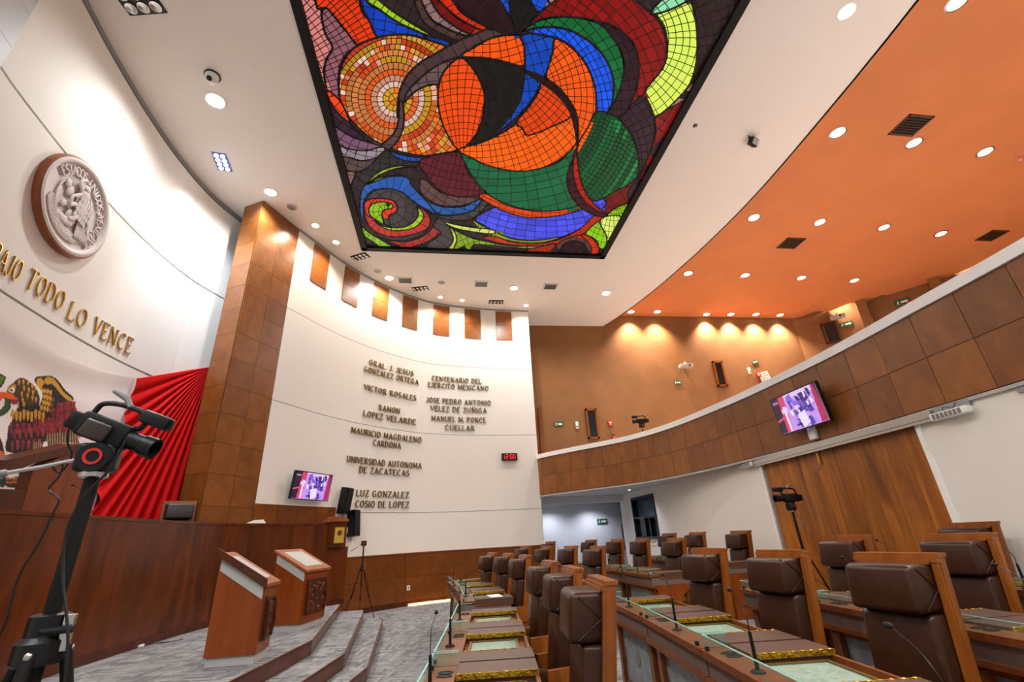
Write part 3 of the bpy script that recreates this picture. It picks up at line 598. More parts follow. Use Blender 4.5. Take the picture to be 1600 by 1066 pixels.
def build_skylight():
    N = len(SH)
    def topmost(P):
        t = np.zeros(len(P), int)
        for i, s_ in enumerate(SH):
            q = s_['p']; lo = q.min(0); hi = q.max(0); ok = np.nonzero(((P >= lo) & (P <= hi)).all(1))[0]
            if len(ok): t[ok[pip(q, P[ok])]] = i
        return t
    def toplane(P): return np.array([Pz(x, y, ZG)[:2] for x, y in P])
    X0, X1, Y0, Y1 = SK[0]-.05, SK[1]+.05, SK[2]-.02, SK[3]+.05
    V = []; E = []; K = []
    def polyline(P, keep, kind):
        W = toplane(P); last = None
        for i in range(len(P)-1):
            if not keep[i]: last = None; continue
            a, b = W[i], W[i+1]
            if not (X0 < a[0] < X1 and Y0 < a[1] < Y1 and X0 < b[0] < X1 and Y0 < b[1] < Y1): last = None; continue
            if last is None: V.append(a); last = len(V)-1
            V.append(b); E.append((last, len(V)-1)); K.append(kind); last = len(V)-1
    for i, s_ in enumerate(SH):
        if i == 0: continue
        P = np.vstack([s_['p'], s_['p'][:1]]); mid = (P[:-1]+P[1:])/2
        cov = np.zeros(len(mid), bool)
        for j in range(i+1, N): cov |= pip(SH[j]['p'], mid)
        polyline(P, ~cov, 1)
    vis = [(460, -330), (1330, -330), (1330, 0), (1190, 0), (950, 420), (555, 400), (440, 0)]
    for i, s_ in enumerate(SH):
        if not s_['g']: continue
        cx, cy, dr, dt = s_['g']
        P = s_['p'] if i else np.array(vis, float)
        P = P[(P[:, 1] > -500)]
        r = np.hypot(P[:, 0]-cx, P[:, 1]-cy); inside = pip(P, np.array([[cx, cy]]))[0]
        r0 = 0 if inside else r.min(); r1 = r.max()
        lines = []
        if dr < 200:
            rr = dr*math.ceil(r0/dr+.01) if r0 > 0 else dr
            while rr < r1:
                n = max(16, int(2*PI*rr/5)); n = min(n, 1500)
                a = np.linspace(0, 2*PI, n); wob = 1+.012*np.sin(a*5+i)
                lines.append(np.stack([cx+rr*wob*np.cos(a), cy+rr*wob*np.sin(a)], 1)); rr += dr*random.uniform(.85, 1.15)
        if dt < 200:
            if inside:
                for k0 in range(int(r1/(dr*1.0))+1 if dr < 200 else 1):
                    ra, rb = (k0*dr, (k0+1)*dr+1) if dr < 200 else (0, r1)
                    nn = max(4, int(2*PI*(ra+rb)/2/dt)); ph = random.random()*6
                    for k in range(nn):
                        a = ph+2*PI*k/nn; q = np.linspace(ra, rb, 4); lines.append(np.stack([cx+q*math.cos(a), cy+q*math.sin(a)], 1))
            else:
                rm = (r0+r1)/2; nn = int(2*PI*rm/dt)
                stag = s_['k'] == 'mosaic'
                if stag:
                    q = r0
                    while q < r1:
                        ph = random.random()
                        for k in range(nn):
                            a = 2*PI*(k+ph)/nn; t = np.linspace(q, q+dr, 3); lines.append(np.stack([cx+t*math.cos(a), cy+t*math.sin(a)], 1))
                        q += dr
                else:
                    for k in range(nn):
                        a = 2*PI*(k+random.uniform(-.15, .15))/nn; t = np.linspace(r0, r1, max(3, int((r1-r0)/5)))
                        bend = .10*((t-rm)/max(rm, 1))**2
                        lines.append(np.stack([cx+t*np.cos(a+bend), cy+t*np.sin(a+bend)], 1))
        lo = s_['p'].min(0)-8; hi = s_['p'].max(0)+8
        if not lines: continue
        allp = np.vstack(lines); ok = ((allp >= lo) & (allp <= hi)).all(1)
        insa = np.zeros(len(allp), bool)
        if ok.any(): insa[ok] = topmost(allp[ok]) == i
        at_ = 0
        for Lp in lines:
            ins = insa[at_:at_+len(Lp)]; at_ += len(Lp)
            if not ins.any(): continue
            keep = ins[:-1] | ins[1:]
            if keep.any(): polyline(Lp, keep, 0)
    # rectangle boundary
    b0 = len(V)
    for p in ((X0-.01, Y0-.01), (X1+.01, Y0-.01), (X1+.01, Y1+.01), (X0-.01, Y1+.01)): V.append(np.array(p))
    for k in range(4): E.append((b0+k, b0+(k+1) % 4)); K.append(2)
    vs, es, fs, ov, oe, of = delaunay_2d_cdt([Vector((float(p[0]), float(p[1]))) for p in V], E, [], 0, 1e-5, True)
    vv = np.array([[p.x, p.y] for p in vs])
    emap = {}
    for (a, b), o in zip(es, oe):
        if len(o): emap[(min(a, b), max(a, b))] = max(K[q] for q in o)
    par = list(range(len(fs)))
    def find(a):
        while par[a] != a: par[a] = par[par[a]]; a = par[a]
        return a
    e2f = {}
    for fi, f in enumerate(fs):
        for k in range(3):
            e = (min(f[k], f[(k+1) % 3]), max(f[k], f[(k+1) % 3])); e2f.setdefault(e, []).append(fi)
    for e, l in e2f.items():
        if e not in emap and len(l) == 2:
            a, b = find(l[0]), find(l[1])
            if a != b: par[a] = b
    comp = {}
    for fi in range(len(fs)): comp.setdefault(find(fi), []).append(fi)
    info = []
    for c, l in comp.items():
        ar = []; 
        for fi in l:
            a, b, d = vv[fs[fi][0]], vv[fs[fi][1]], vv[fs[fi][2]]
            ar.append(abs((b[0]-a[0])*(d[1]-a[1])-(b[1]-a[1])*(d[0]-a[0]))/2)
        k = int(np.argmax(ar)); cen = vv[list(fs[l[k]])].mean(0)
        info.append((sum(ar), cen, l))
    cen = np.array([[i_[1][0], i_[1][1], ZG] for i_ in info]); px = projn(cen); top = topmost(px)
    sky = thing('stained_glass_skylight', 'rectangular stained glass skylight of swirling orange, blue and green panes in the white ceiling', 'skylight', (0, 0, 0))
    marble = [(206, 82, 24), (226, 110, 30), (196, 66, 20), (214, 152, 44), (220, 150, 120), (184, 54, 24), (232, 190, 170), (222, 92, 40), (204, 120, 60), (196, 140, 30)]
    def colour(t):
        s_ = SH[t]
        if s_['k'] == 'marble': c = srgb(random.choice(marble)); j = .2
        elif s_['k'] == 'mosaic': c = srgb(random.choice([(6, 74, 36), (10, 98, 48), (14, 124, 62), (8, 66, 34), (12, 88, 44)])); j = .2
        else: c = s_['c']; j = s_['j']
        f = 1+random.uniform(-j, j)
        return tuple(min(1, v*f) for v in c)
    order = sorted(range(len(info)), key=lambda i: -info[i][0]*(1 if -5 < px[i][1] < 420 else .01))
    def mk(name, items, parent):
        vs_ = []; fs_ = []; cl = []
        for i in items:
            col = colour(top[i]); mp = {}; base = len(vs_)
            dz = random.uniform(0, .006)
            for fi in info[i][2]:
                f = fs[fi]
                for q in f:
                    if q not in mp: mp[q] = len(vs_); vs_.append((vv[q][0], vv[q][1], ZG+dz))
                fs_.append([mp[q] for q in f][::-1]); cl.append(col)
        me = bpy.data.meshes.new(name); me.from_pydata(vs_, [], fs_); me.materials.append(MATS['stained_glass'])
        at = me.color_attributes.new('Col', 'FLOAT_COLOR', 'CORNER'); arr = np.repeat(np.array([(*c, 1) for c in cl], np.float32), 3, axis=0)
        at.data.foreach_set('color', arr.ravel()); me.update()
        o = bpy.data.objects.new(name, me); C.objects.link(o); o.parent = parent; return o
    parts = order[:298]; rest = order[298:]
    for i in parts:
        o = mk('pane', [i], sky); sm = o.modifiers.new('s', 'SOLIDIFY'); sm.thickness = .012; sm.offset = -1
    o = mk('small_panes', rest, sky); o['kind'] = 'stuff'
    # lead cames
    cm = MB()
    for (a, b), k in emap.items():
        if k == 2: continue
        p, q = vv[a], vv[b]; d = q-p; l = np.linalg.norm(d)
        if l < 1e-4: continue
        d /= l; n = np.array([-d[1], d[0]]); w_ = .021 if k else .0075; h_ = .016 if k else .008; p = p-d*w_*.3; q = q+d*w_*.3
        z = ZG-.001
        cm.add([(*(p+n*w_), z), (*(p+n*w_*.4), z-h_), (*(p-n*w_*.4), z-h_), (*(p-n*w_), z), (*(q+n*w_), z), (*(q+n*w_*.4), z-h_), (*(q-n*w_*.4), z-h_), (*(q-n*w_), z)],
               [(0, 1, 5, 4), (1, 2, 6, 5), (2, 3, 7, 6)])
    o = cm.build('lead_came', 'lead', sky); o['kind'] = 'stuff'
    fr = MB(); x0, x1, y0, y1 = SK; wd = .15
    for a in ((x0-.02, x0+wd, y0, y1), (x1-wd, x1+.02, y0, y1), (x0, x1, y0, y0+wd), (x0, x1, y1-wd, y1+.02)): fr.box(*a, HC-.03, ZG+.03)
    fr.build('frame', 'black_matte', sky)
    bk = MB(); bk.box(x0-.1, x1+.1, y0-.1, y1+.1, ZG+.08, ZG+.1); bk.build('light_box', 'black_matte', sky)
    return len(info)
NP_ = build_skylight(); print('panes', NP_)

# ---------------------------------------------------------------- raised lettering (stroke glyphs with serifs)
def arc(cx, cy, rx, ry, a0, a1, n=9): return [(cx+rx*math.cos(math.radians(a0+(a1-a0)*k/n)), cy+ry*math.sin(math.radians(a0+(a1-a0)*k/n))) for k in range(n+1)]
T_, K_ = .55, 1.15
GL = {                                              # width, strokes (points, pen width), serifs (x, y)
 'A': (6.4, [([(.6, 0), (3.1, 8)], T_), ([(3.1, 8), (5.8, 0)], K_), ([(1.5, 2.8), (4.8, 2.8)], T_)], [(.6, 0), (5.8, 0)]),
 'B': (5.4, [([(1, 0), (1, 8)], K_), ([(1, 8), (3, 8)]+arc(3, 6.1, 1.5, 1.9, 90, -90)+[(1, 4.2)], T_*1.3), ([(1, 4.2), (3.2, 4.2)]+arc(3.2, 2.1, 1.7, 2.1, 90, -90)+[(1, 0)], T_*1.3)], [(1, 0), (1, 8)]),
 'C': (6, [(arc(3.4, 4, 2.6, 4, 50, 310, 14), .95)], []),
 'D': (6.2, [([(1, 0), (1, 8)], K_), ([(1, 8), (2.6, 8)]+arc(2.6, 4, 2.9, 4, 90, -90, 12)+[(1, 0)], .8)], [(1, 0), (1, 8)]),
 'E': (5.2, [([(1, 0), (1, 8)], K_), ([(1, 8), (4.6, 8), (4.6, 7.2)], T_), ([(1, 4.1), (3.8, 4.1)], T_), ([(1, 0), (4.7, 0), (4.7, .9)], T_)], [(1, 0), (1, 8)]),
 'G': (6.4, [(arc(3.4, 4, 2.6, 4, 50, 320, 14), .95), ([(5.4, 1.2), (5.4, 3.6), (3.9, 3.6)], .8)], []),
 'I': (2.4, [([(1.2, 0), (1.2, 8)], K_)], [(1.2, 0), (1.2, 8)]),
 'J': (3.8, [([(2.6, 8), (2.6, 2)]+arc(1.4, 1.4, 1.2, 1.6, 0, -170), .95)], [(2.6, 8)]),
 'L': (4.9, [([(1, 0), (1, 8)], K_), ([(1, 0), (4.5, 0), (4.5, 1.3)], T_)], [(1, 0), (1, 8)]),
 'M': (7.6, [([(1, 0), (1.2, 8)], T_), ([(1.2, 8), (3.8, 1.2)], K_), ([(3.8, 1.2), (6.4, 8)], T_), ([(6.4, 8), (6.7, 0)], K_)], [(1, 0), (6.7, 0), (1, 8), (6.6, 8)]),
 'N': (6.6, [([(1, 0), (1, 8)], T_), ([(1, 8), (5.6, 0)], K_), ([(5.6, 0), (5.6, 8)], T_)], [(1, 0), (1, 8), (5.6, 8)]),
 'O': (6.6, [(arc(3.3, 4, 2.5, 4, 0, 360, 18), .95)], []),
 'P': (5.2, [([(1, 0), (1, 8)], K_), ([(1, 8), (3, 8)]+arc(3, 5.9, 1.7, 2.1, 90, -90)+[(1, 3.8)], T_*1.3)], [(1, 0), (1, 8)]),
 'R': (6, [([(1, 0), (1, 8)], K_), ([(1, 8), (3, 8)]+arc(3, 6, 1.6, 2, 90, -90)+[(1, 4)], T_*1.3), ([(2.8, 4), (5.3, 0)], 1.0)], [(1, 0), (1, 8), (5.3, 0)]),
 'S': (4.8, [(arc(2.5, 6.1, 1.7, 1.9, 30, 250, 9)+arc(2.4, 2.1, 1.8, 2.1, 70, -150, 9), .95)], []),
 'T': (5.6, [([(2.8, 0), (2.8, 8)], K_), ([(.4, 7.1), (.4, 8), (5.2, 8), (5.2, 7.1)], T_)], [(2.8, 0)]),
 'U': (6.4, [([(1.1, 8), (1.1, 2.2)]+arc(3.2, 2.2, 2.1, 2.2, 180, 360)+[(5.3, 8)], .9)], [(1.1, 8), (5.3, 8)]),
 'V': (6.2, [([(.7, 8), (3.2, 0)], K_), ([(3.2, 0), (5.6, 8)], T_)], [(.7, 8), (5.6, 8)]),
 'X': (6, [([(.7, 8), (5.3, 0)], K_), ([(.7, 0), (5.3, 8)], T_)], [(.7, 8), (5.3, 8), (.7, 0), (5.3, 0)]),
 'Z': (5.4, [([(.8, 7), (.8, 8), (4.7, 8)], T_), ([(4.7, 8), (.7, 0)], K_), ([(.7, 0), (4.8, 0), (4.8, 1)], T_)], []),
 '.': (2, [([(1, 0), (1, .9)], 1.1)], []), ' ': (3.2, [], []),
}
GL['Ñ'] = (6.6, GL['N'][1]+[([(1.8, 9.2), (2.6, 9.9), (3.9, 9.2), (4.8, 9.9)], .6)], GL['N'][2])
def glyph_mb(ch, sx, sz, depth, pen=1, x_off=0):
    w_, st, se = GL[ch]; m = MB()
    st = [(p, t*pen) for p, t in st]+[([(x-.85, y+(.22 if y < 4 else -.22)), (x+.85, y+(.22 if y < 4 else -.22))], .45*pen) for x, y in se]
    for pts, t in st:
        n = len(pts); L_ = []; R_ = []
        for i in range(n):
            a = Vector(pts[max(i-1, 0)]); b = Vector(pts[min(i+1, n-1)]); d = (b-a); d = d.normalized() if d.length else Vector((1, 0)); q = Vector((-d.y, d.x))*t/2
            p = Vector(pts[i]); L_.append(p+q); R_.append(p-q)
        vs = []
        for P in (L_, R_):
            for p in P: vs += [(x_off+p.x*sx, 0, p.y*sz), (x_off+p.x*sx, -depth, p.y*sz)]
        fs = []
        for i in range(n-1):
            a, b = 2*i, 2*i+2; c, d_ = 2*n+2*i, 2*n+2*i+2
            fs += [(a+1, b+1, d_+1, c+1), (a, a+1, c+1, c), (b, d_, d_+1, b+1)] if n == 2 else [(a+1, b+1, d_+1, c+1)]
            fs += [(a, b, b+1, a+1), (c, c+1, d_+1, d_)]
        m.add(vs, fs)
    return m
def text_width(t): return sum(GL[c][0] for c in t)
def inscription(path, text, p0, p1, cap, label, material, group, off=.03, depth=.025, pen=1.0, name='wall_inscription', cat='inscription'):
    s0, z0 = path.hit(*p0, off); s1, z1 = path.hit(*p1, off); z = (z0+z1)/2; tot = text_width(text); sx = (s1-s0)/tot
    q, d = path.at((s0+s1)/2, off); rz = math.atan2(d[1], d[0])
    t = thing(name, label, cat, (q[0], q[1], z), rz, group)
    inv = Matrix.Rotation(-rz, 4, 'Z'); x = 0
    for ch in text:
        w_ = GL[ch][0]
        if ch != ' ':
            sc_ = s0+(x+w_/2)*sx; a, dd_ = path.at(sc_, off)
            o = glyph_mb(ch, sx*.87, cap/8, depth, pen, -w_/2*sx*.87).build('letter', material, t)
            l = inv @ Vector((a[0]-q[0], a[1]-q[1], 0)); o.location = l; o.rotation_euler = (0, 0, math.atan2(dd_[1], dd_[0])-rz)
        x += w_
    return t
k7 = 1600/480
names = [('GRAL. J. JESUS', (652, 100), (888, 158)), ('GONZALEZ ORTEGA', (626, 133), (914, 205)), ('VICTOR ROSALES', (626, 228), (902, 287)), ('RAMON', (703, 335), (817, 357)),
 ('LOPEZ VELARDE', (622, 367), (900, 412)), ('MAURICIO MAGDALENO', (558, 455), (930, 505)), ('CARDONA', (673, 520), (822, 538)), ('UNIVERSIDAD AUTONOMA', (535, 605), (930, 642)),
 ('DE ZACATECAS', (600, 660), (865, 682)), ('LUZ GONZALEZ', (584, 783), (864, 795)), ('COSIO DE LOPEZ', (580, 838), (864, 848)), ('CENTENARIO DEL', (980, 180), (1242, 200)),
 ('EJERCITO MEXICANO', (960, 212), (1280, 237)), ('JOSE PEDRO ANTONIO', (953, 293), (1292, 312)), ('VELEZ DE ZUÑIGA', (973, 337), (1270, 352)), ('MANUEL M. PONCE', (977, 390), (1266, 402)), ('CUELLAR', (1048, 438), (1207, 444))]
for t_, a, b in names:
    side = 'right column' if a[0] > 940 else 'left column'
    inscription(NW, t_, (380+a[0]/k7, 540+a[1]/k7), (380+b[0]/k7, 540+b[1]/k7), .168, 'raised brass wall letters reading %s, %s' % (t_, side), 'dark_brass', 'lines of raised letters on the white wall', pen=.82)
for t_, a, b in (('TRABAJO', (-66, 376), (27, 441)), ('TODO', (36, 447), (95, 487)), ('LO', (101, 495), (131, 516)), ('VENCE', (140, 520), (203, 553))):
    try: inscription(AP, t_, a, b, .30, 'shiny brass letters reading %s above the flag' % t_, 'brass', 'brass motto above the flag', off=.03, pen=.6, depth=.02, name='motto_word')
    except Exception as e: print('motto', t_, e)

# ---------------------------------------------------------------- plaster seal with eagle relief
(sx_, sy_, sz_), srz = AP.loc(111, 324, .03)
seal = thing('national_seal', 'round white plaster seal with eagle relief and ringed copper edge on the white wall', 'seal', (sx_, sy_, sz_), srz); seal.scale = (1, .62, 1)
RX = Matrix.Rotation(PI/2, 4, 'X')              # lathe z -> -y (towards the room)
RS = .79
m = MB(); m.lathe([(RS-.05, 0), (RS, .005), (RS+.005, .12), (RS-.01, .15), (RS-.05, .155)], 64, RX, False); m.build('copper_rim', 'wood_rim', seal, True)
m = MB(); m.lathe([(RS-.045, .1), (RS-.03, .17), (RS-.07, .185), (RS-.10, .17), (RS-.13, .10), (RS-.16, .085), (0.001, .075)], 64, RX, False); m.build('disc', 'relief_plaster', seal, True)
def rl(u, v, h=.09): return (u, -h, v)
for k, ch in enumerate('ESTADOS UNIDOS MEXICANOS'):
    if ch == ' ': continue
    a = math.radians(146-k*8.3); r = .50
    o = glyph_mb(ch, .0165, .0175, .06, 1.2, -GL[ch][0]*.0165/2).build('letter', 'relief_plaster', seal)
    o.location = (r*math.cos(a), -.07, r*math.sin(a)); o.rotation_euler = (0, -(a-PI/2), 0)
eg = MB()
def feather(mb, x, z, a, l, w_, h=.1, t=.02):
    c, s_ = math.cos(a), math.sin(a); pts = [(0, -w_/2), (l*.7, -w_*.55), (l, 0), (l*.7, w_*.55), (0, w_/2)]
    P = [(x+p*c-q*s_, z+p*s_+q*c) for p, q in pts]
    vs = [(px_, -h, pz_) for px_, pz_ in P]+[(px_, -h-t*.4, pz_) for px_, pz_ in P]+[((P[0][0]+P[4][0])/2+.0, -h-t, (P[0][1]+P[4][1])/2), (P[2][0], -h-t*.8, P[2][1])]
    mb.add(vs, [(5, 6, 11, 10), (6, 7, 11), (7, 8, 11), (8, 9, 10, 11), (9, 5, 10), (0, 1, 6, 5), (1, 2, 7, 6), (2, 3, 8, 7), (3, 4, 9, 8), (4, 0, 5, 9)])
eg.ell((.08, -.12, .06), (.15, .09, .25), Matrix.Identity(4)); eg.ell((.03, -.15, .27), (.10, .07, .12)); eg.ell((.0, -.17, .37), (.085, .06, .07)); 
eg.prism([(-.06, .40), (-.17, .35), (-.13, .31), (-.05, .33)], -.2, -.14, 'y')
for row, (zc, n) in enumerate([(.22, 5), (.12, 6), (.02, 6), (-.08, 5)]):
    for i in range(n): feather(eg, -.03+i*.055, zc-i*.01, -1.7+i*.06, .11, .055, .19-row*.008, .03)
for i in range(11): feather(eg, .16+i*.019, .26-i*.034, -1.05-i*.035, .42-i*.012, .055, .12, .035)
for i in range(8): feather(eg, .14+i*.02, .30-i*.05, -.95-i*.05, .22, .055, .15, .035)
for i in range(6): feather(eg, .12+i*.028, -.16, -1.45+i*.07, .30, .05, .13, .03)
eg.tube([(.04, -.13, -.12), (-.02, -.15, -.22), (-.08, -.14, -.27)], [.06, .045, .03], 8); eg.tube([(-.02, -.14, .02), (-.12, -.17, -.02), (-.17, -.17, -.08)], [.055, .035, .025], 8)
eg.build('eagle', 'relief_plaster', seal, True)
sk_ = MB(); pts = [(-.17, -.17, -.06), (-.2, -.18, .06), (-.13, -.19, .14), (-.07, -.2, .22), (-.12, -.2, .30), (-.17, -.2, .36), (-.13, -.2, .44), (-.06, -.2, .48), (-.03, -.2, .45)]
P_ = catmull(pts, 5); sk_.tube(P_, [.02+.012*math.sin(PI*i/(len(P_)-1)) for i in range(len(P_))], 8); sk_.ell((-.01, -.2, .455), (.04, .03, .028)); sk_.build('snake', 'relief_plaster', seal, True)
ca = MB()
for (u, v, a, b, r) in [(-.22, .14, .07, .11, .3), (-.30, .22, .06, .08, .0), (-.18, .26, .045, .08, -.2), (-.14, -.03, .065, .10, .2), (-.08, -.18, .07, .10, .1), (-.24, -.10, .05, .09, .6), (-.05, -.30, .09, .10, 1.2), (-.16, -.33, .1, .07, .3), (.02, -.24, .06, .05, .4)]:
    ca.ell((0, 0, 0), (a, .04, b), Matrix.Translation((u, -.11, v)) @ Matrix.Rotation(r, 4, 'Y'))
ca.build('cactus', 'relief_plaster', seal, True)
wr = MB()
for i in range(15):
    a = math.radians(195+i*6); r = .50; feather(wr, r*math.cos(a), r*math.sin(a), a+1.1, .13, .07, .09, .04); feather(wr, r*math.cos(a), r*math.sin(a), a+2.3, .11, .06, .09, .04)
for i in range(9):
    a = math.radians(290+i*7); wr.ell((.52*math.cos(a), -.09, .52*math.sin(a)), (.06, .03, .035))
wr.build('wreath', 'relief_plaster', seal, True)
ba = MB(); q = [(.44*math.cos(math.radians(a)), -.11+.0*a, .44*math.sin(math.radians(a))) for a in range(150, 330, 8)]; ba.tube(q, .018, 6); ba.build('ribbon', 'relief_plaster', seal, True)

# ---------------------------------------------------------------- big hanging flag with printed eagle
def fpx(pts, k=5.3333, o=(0, 560)): return [(o[0]+x/k, o[1]+y/k) for x, y in pts]
FO = .14
def flag():
    s_a = AP.hit(2, 600, FO)[0]-1.3
    s_b, z_b = AP.hit(326, 574, FO); s_b = min(s_b, AP.L[-1]-.02)
    s_seam, z_seam = AP.hit(210, 590, FO)
    tops = [(s_a, 5.0)]+[AP.hit(x, y, FO) for x, y in ((2, 494), (18, 505), (47, 529), (92, 558), (158, 581), (210, 591), (265, 588))]+[(s_b, z_b)]
    ts = np.array([t[0] for t in tops]); tz = np.array([t[1] for t in tops])
    f = thing('hanging_flag', 'very large draped flag, white field with printed eagle and gathered red end', 'flag', (0, 0, 0))
    # white field
    nu, nv = 330, 240; sw = np.linspace(s_a, s_seam+.02, nu); vs = []; 
    for j in range(nv):
        v = j/(nv-1)
        for i, s_ in enumerate(sw):
            zt = np.interp(s_, ts, tz); z = zt*(1-v)+1.0*v
            lean = (s_-s_seam)*.0
            o_ = FO+.012*math.sin(v*30+.4*s_)*math.exp(-v*3)+.006*math.sin(v*11-s_*1.3)
            q, d = AP.at(max(0.02, s_-.12*v*(i/nu)**3), o_); vs.append((q[0], q[1], z))
    vs = np.array(vs); px = projn(vs)
    pal = []
    W = (236, 226, 222); col = np.tile(np.array(srgb(W)), (len(vs), 1))
    def paint(pts, c, n=4):
        m_ = pip(smoothpoly(fpx(pts), n) if n > 1 else np.array(fpx(pts)), px); col[m_] = srgb(c)
    OUT = (34, 16, 14); GO = (206, 150, 32); MA = (98, 26, 40); MD = (58, 22, 26); GR = (86, 112, 30)
    body = [(60, 250), (100, 215), (150, 170), (190, 165), (240, 190), (300, 250), (330, 330), (325, 400), (350, 340), (350, 280), (290, 200), (300, 155), (345, 150), (420, 145), (480, 180), (540, 260), (615, 330), (600, 365), (640, 440), (660, 560), (680, 660), (640, 640), (660, 720), (560, 700), (400, 760), (360, 770), (345, 800), (180, 800), (50, 770), (60, 660), (70, 570), (110, 500), (85, 470), (130, 440), (155, 360), (100, 330), (60, 290)]
    paint(body, OUT, 3)
    paint([(70, 252), (110, 222), (150, 185), (200, 180), (250, 210), (310, 265), (322, 360), (240, 395), (170, 350), (150, 320), (75, 290)], (74, 44, 18), 4)
    for i, (x, y) in enumerate([(160, 200), (195, 195), (235, 205), (270, 230), (295, 250), (200, 250), (240, 265), (275, 285), (180, 300), (230, 310), (270, 330), (300, 345), (190, 350), (150, 395), (200, 385)]):
        paint([(x-9, y-16), (x+9, y-16), (x+5, y+14), (x-2, y+24)], GO, 2)
    paint([(62, 252), (115, 220), (135, 225), (110, 262), (66, 275)], GO); paint([(75, 270), (100, 245), (122, 250), (120, 280), (95, 290)], (235, 225, 205)); paint([(85, 262), (105, 255), (108, 272), (92, 278)], (20, 14, 14))
    paint([(-20, 295), (40, 280), (95, 300), (150, 335), (150, 360), (90, 345), (30, 335), (-20, 370)], (228, 92, 28)); paint([(70, 345), (150, 345), (150, 375), (110, 385)], (130, 40, 36))
    paint([(310, 175), (340, 165), (370, 200), (350, 240), (360, 290), (330, 250), (300, 210)], GO); paint([(375, 165), (430, 158), (480, 210), (530, 280), (600, 340), (575, 355), (510, 300), (440, 220), (380, 215)], GO)
    for r_, (y0, n_, x0, dx) in enumerate([(270, 3, 370, 26), (320, 4, 372, 24), (365, 4, 360, 24), (410, 4, 345, 26)]):
        for i in range(n_):
            x = x0+i*dx; y = y0+i*8; paint([(x-10, y-18), (x+10, y-16), (x+10, y+10), (x-2, y+22), (x-12, y+6)], GO if i < 3 else (120, 80, 24), 3)
    for i in range(9):
        x = 105+i*32; y = 470+(i % 3)*10; paint([(x-11, y-38), (x+11, y-38), (x+9, y+20), (x-2, y+44), (x-10, y+18)], GO, 3)
    paint([(440, 420), (560, 370), (620, 390), (650, 480), (655, 640), (540, 620), (400, 640), (110, 560), (80, 600), (110, 520), (300, 560), (400, 520)], MD, 3)
    for (y0, n_, x0, dx) in [(600, 8, 95, 50), (640, 10, 120, 48), (740, 6, 100, 46), (560, 10, 300, 36), (600, 9, 330, 34), (470, 6, 450, 34), (420, 6, 490, 26), (520, 6, 480, 30)]:
        for i in range(n_):
            x = x0+i*dx+random.uniform(-4, 4); y = y0-i*3+random.uniform(-6, 6); paint([(x-12, y-45), (x+12, y-45), (x+9, y+8), (x-1, y+32), (x-10, y+6)], (168, 40, 50) if i % 2 else (138, 32, 44), 3)
            paint([(x-4, y-30), (x+4, y-30), (x+1, y+14)], MD, 2)
    for i in range(6): x = 610+i*9; paint([(x-4, 400+i*12), (x+5, 400+i*12), (x+12, 640), (x+2, 650)], (140, 30, 54), 2)
    for i in range(26): x = 385+i*10.5; y = 640-i*1.5; paint([(x-3, y), (x+2, y), (x+4, y+105), (x-2, y+110)], (196, 160, 110) if i % 2 else (96, 70, 50), 2)
    for i in range(9): x = 280+i*9; paint([(x-3, 700), (x+2, 700), (x-8, 790), (x-13, 790)], (186, 150, 104) if i % 2 else (80, 60, 44), 2)
    paint([(365, 700), (392, 700), (400, 775), (352, 780)], W, 2)
    paint([(-10, 135), (45, 150), (40, 190), (10, 240), (-10, 240)], (24, 26, 16)); paint([(-10, 150), (35, 160), (28, 190), (0, 225), (-10, 225)], GR)
    paint([(35, 320), (85, 350), (85, 420), (40, 470), (-10, 485), (-10, 440), (30, 400), (40, 350)], (24, 30, 18)); paint([(42, 335), (74, 355), (74, 410), (35, 455), (-10, 470), (-10, 455), (35, 400)], (58, 80, 34))
    paint([(-10, 665), (15, 690), (30, 760), (40, 840), (0, 860), (-10, 860)], (60, 30, 24)); paint([(-10, 770), (30, 790), (30, 830), (-10, 850)], (220, 100, 26))
    paint([(20, 960), (60, 1000), (220, 980), (210, 1066), (50, 1066)], (60, 34, 18)); 
    for i in range(14): x = 60+(i % 7)*24; y = 1005+(i//7)*30; paint([(x-9, y-8), (x+8, y-10), (x+9, y+6), (x-6, y+9)], (196, 110, 40), 3)
    paint([(150, 930), (240, 925), (230, 980), (180, 1000)], (150, 116, 80), 3); paint([(0, 1000), (30, 1010), (40, 1066), (0, 1066)], (34, 60, 34), 3)
    nz = 1+.04*np.sin(px[:, 0]*1.7+px[:, 1]*.9)
    me = bpy.data.meshes.new('white_field'); fs = [(j*nu+i, (j+1)*nu+i, (j+1)*nu+i+1, j*nu+i+1) for j in range(nv-1) for i in range(nu-1)]
    me.from_pydata([tuple(v) for v in vs], [], fs); a = me.color_attributes.new('Col', 'FLOAT_COLOR', 'POINT'); a.data.foreach_set('color', np.hstack([col*nz[:, None], np.ones((len(vs), 1))]).astype(np.float32).ravel())
    me.materials.append(MATS['cloth']); me.polygons.foreach_set('use_smooth', [True]*len(fs)); me.update()
    o = bpy.data.objects.new('white_field', me); C.objects.link(o); o.parent = f
    # red end gathered at the upper right corner
    nu, nv = 260, 60; vs = []; cen = np.array([s_b, z_b])
    left = [(s_seam, z_seam)]+[AP.hit(x, y, FO) for x, y in ((198, 630), (180, 680), (160, 735), (140, 790))]
    ls, lz = left[0]; P0 = np.array(left)
    bs, bz = AP.hit(290, 770, FO); 
    edge = [tuple(p) for p in P0]+[(P0[-1][0]+.1, 1.15), (AP.hit(200, 800, FO)[0], 1.1), (AP.hit(240, 800, FO)[0], 1.1), (AP.hit(275, 790, FO)[0], 1.1), (s_b-.02, 1.1)]
    edge = np.array(edge); el = np.concatenate([[0], np.cumsum(np.hypot(*np.diff(edge, axis=0).T))]); 
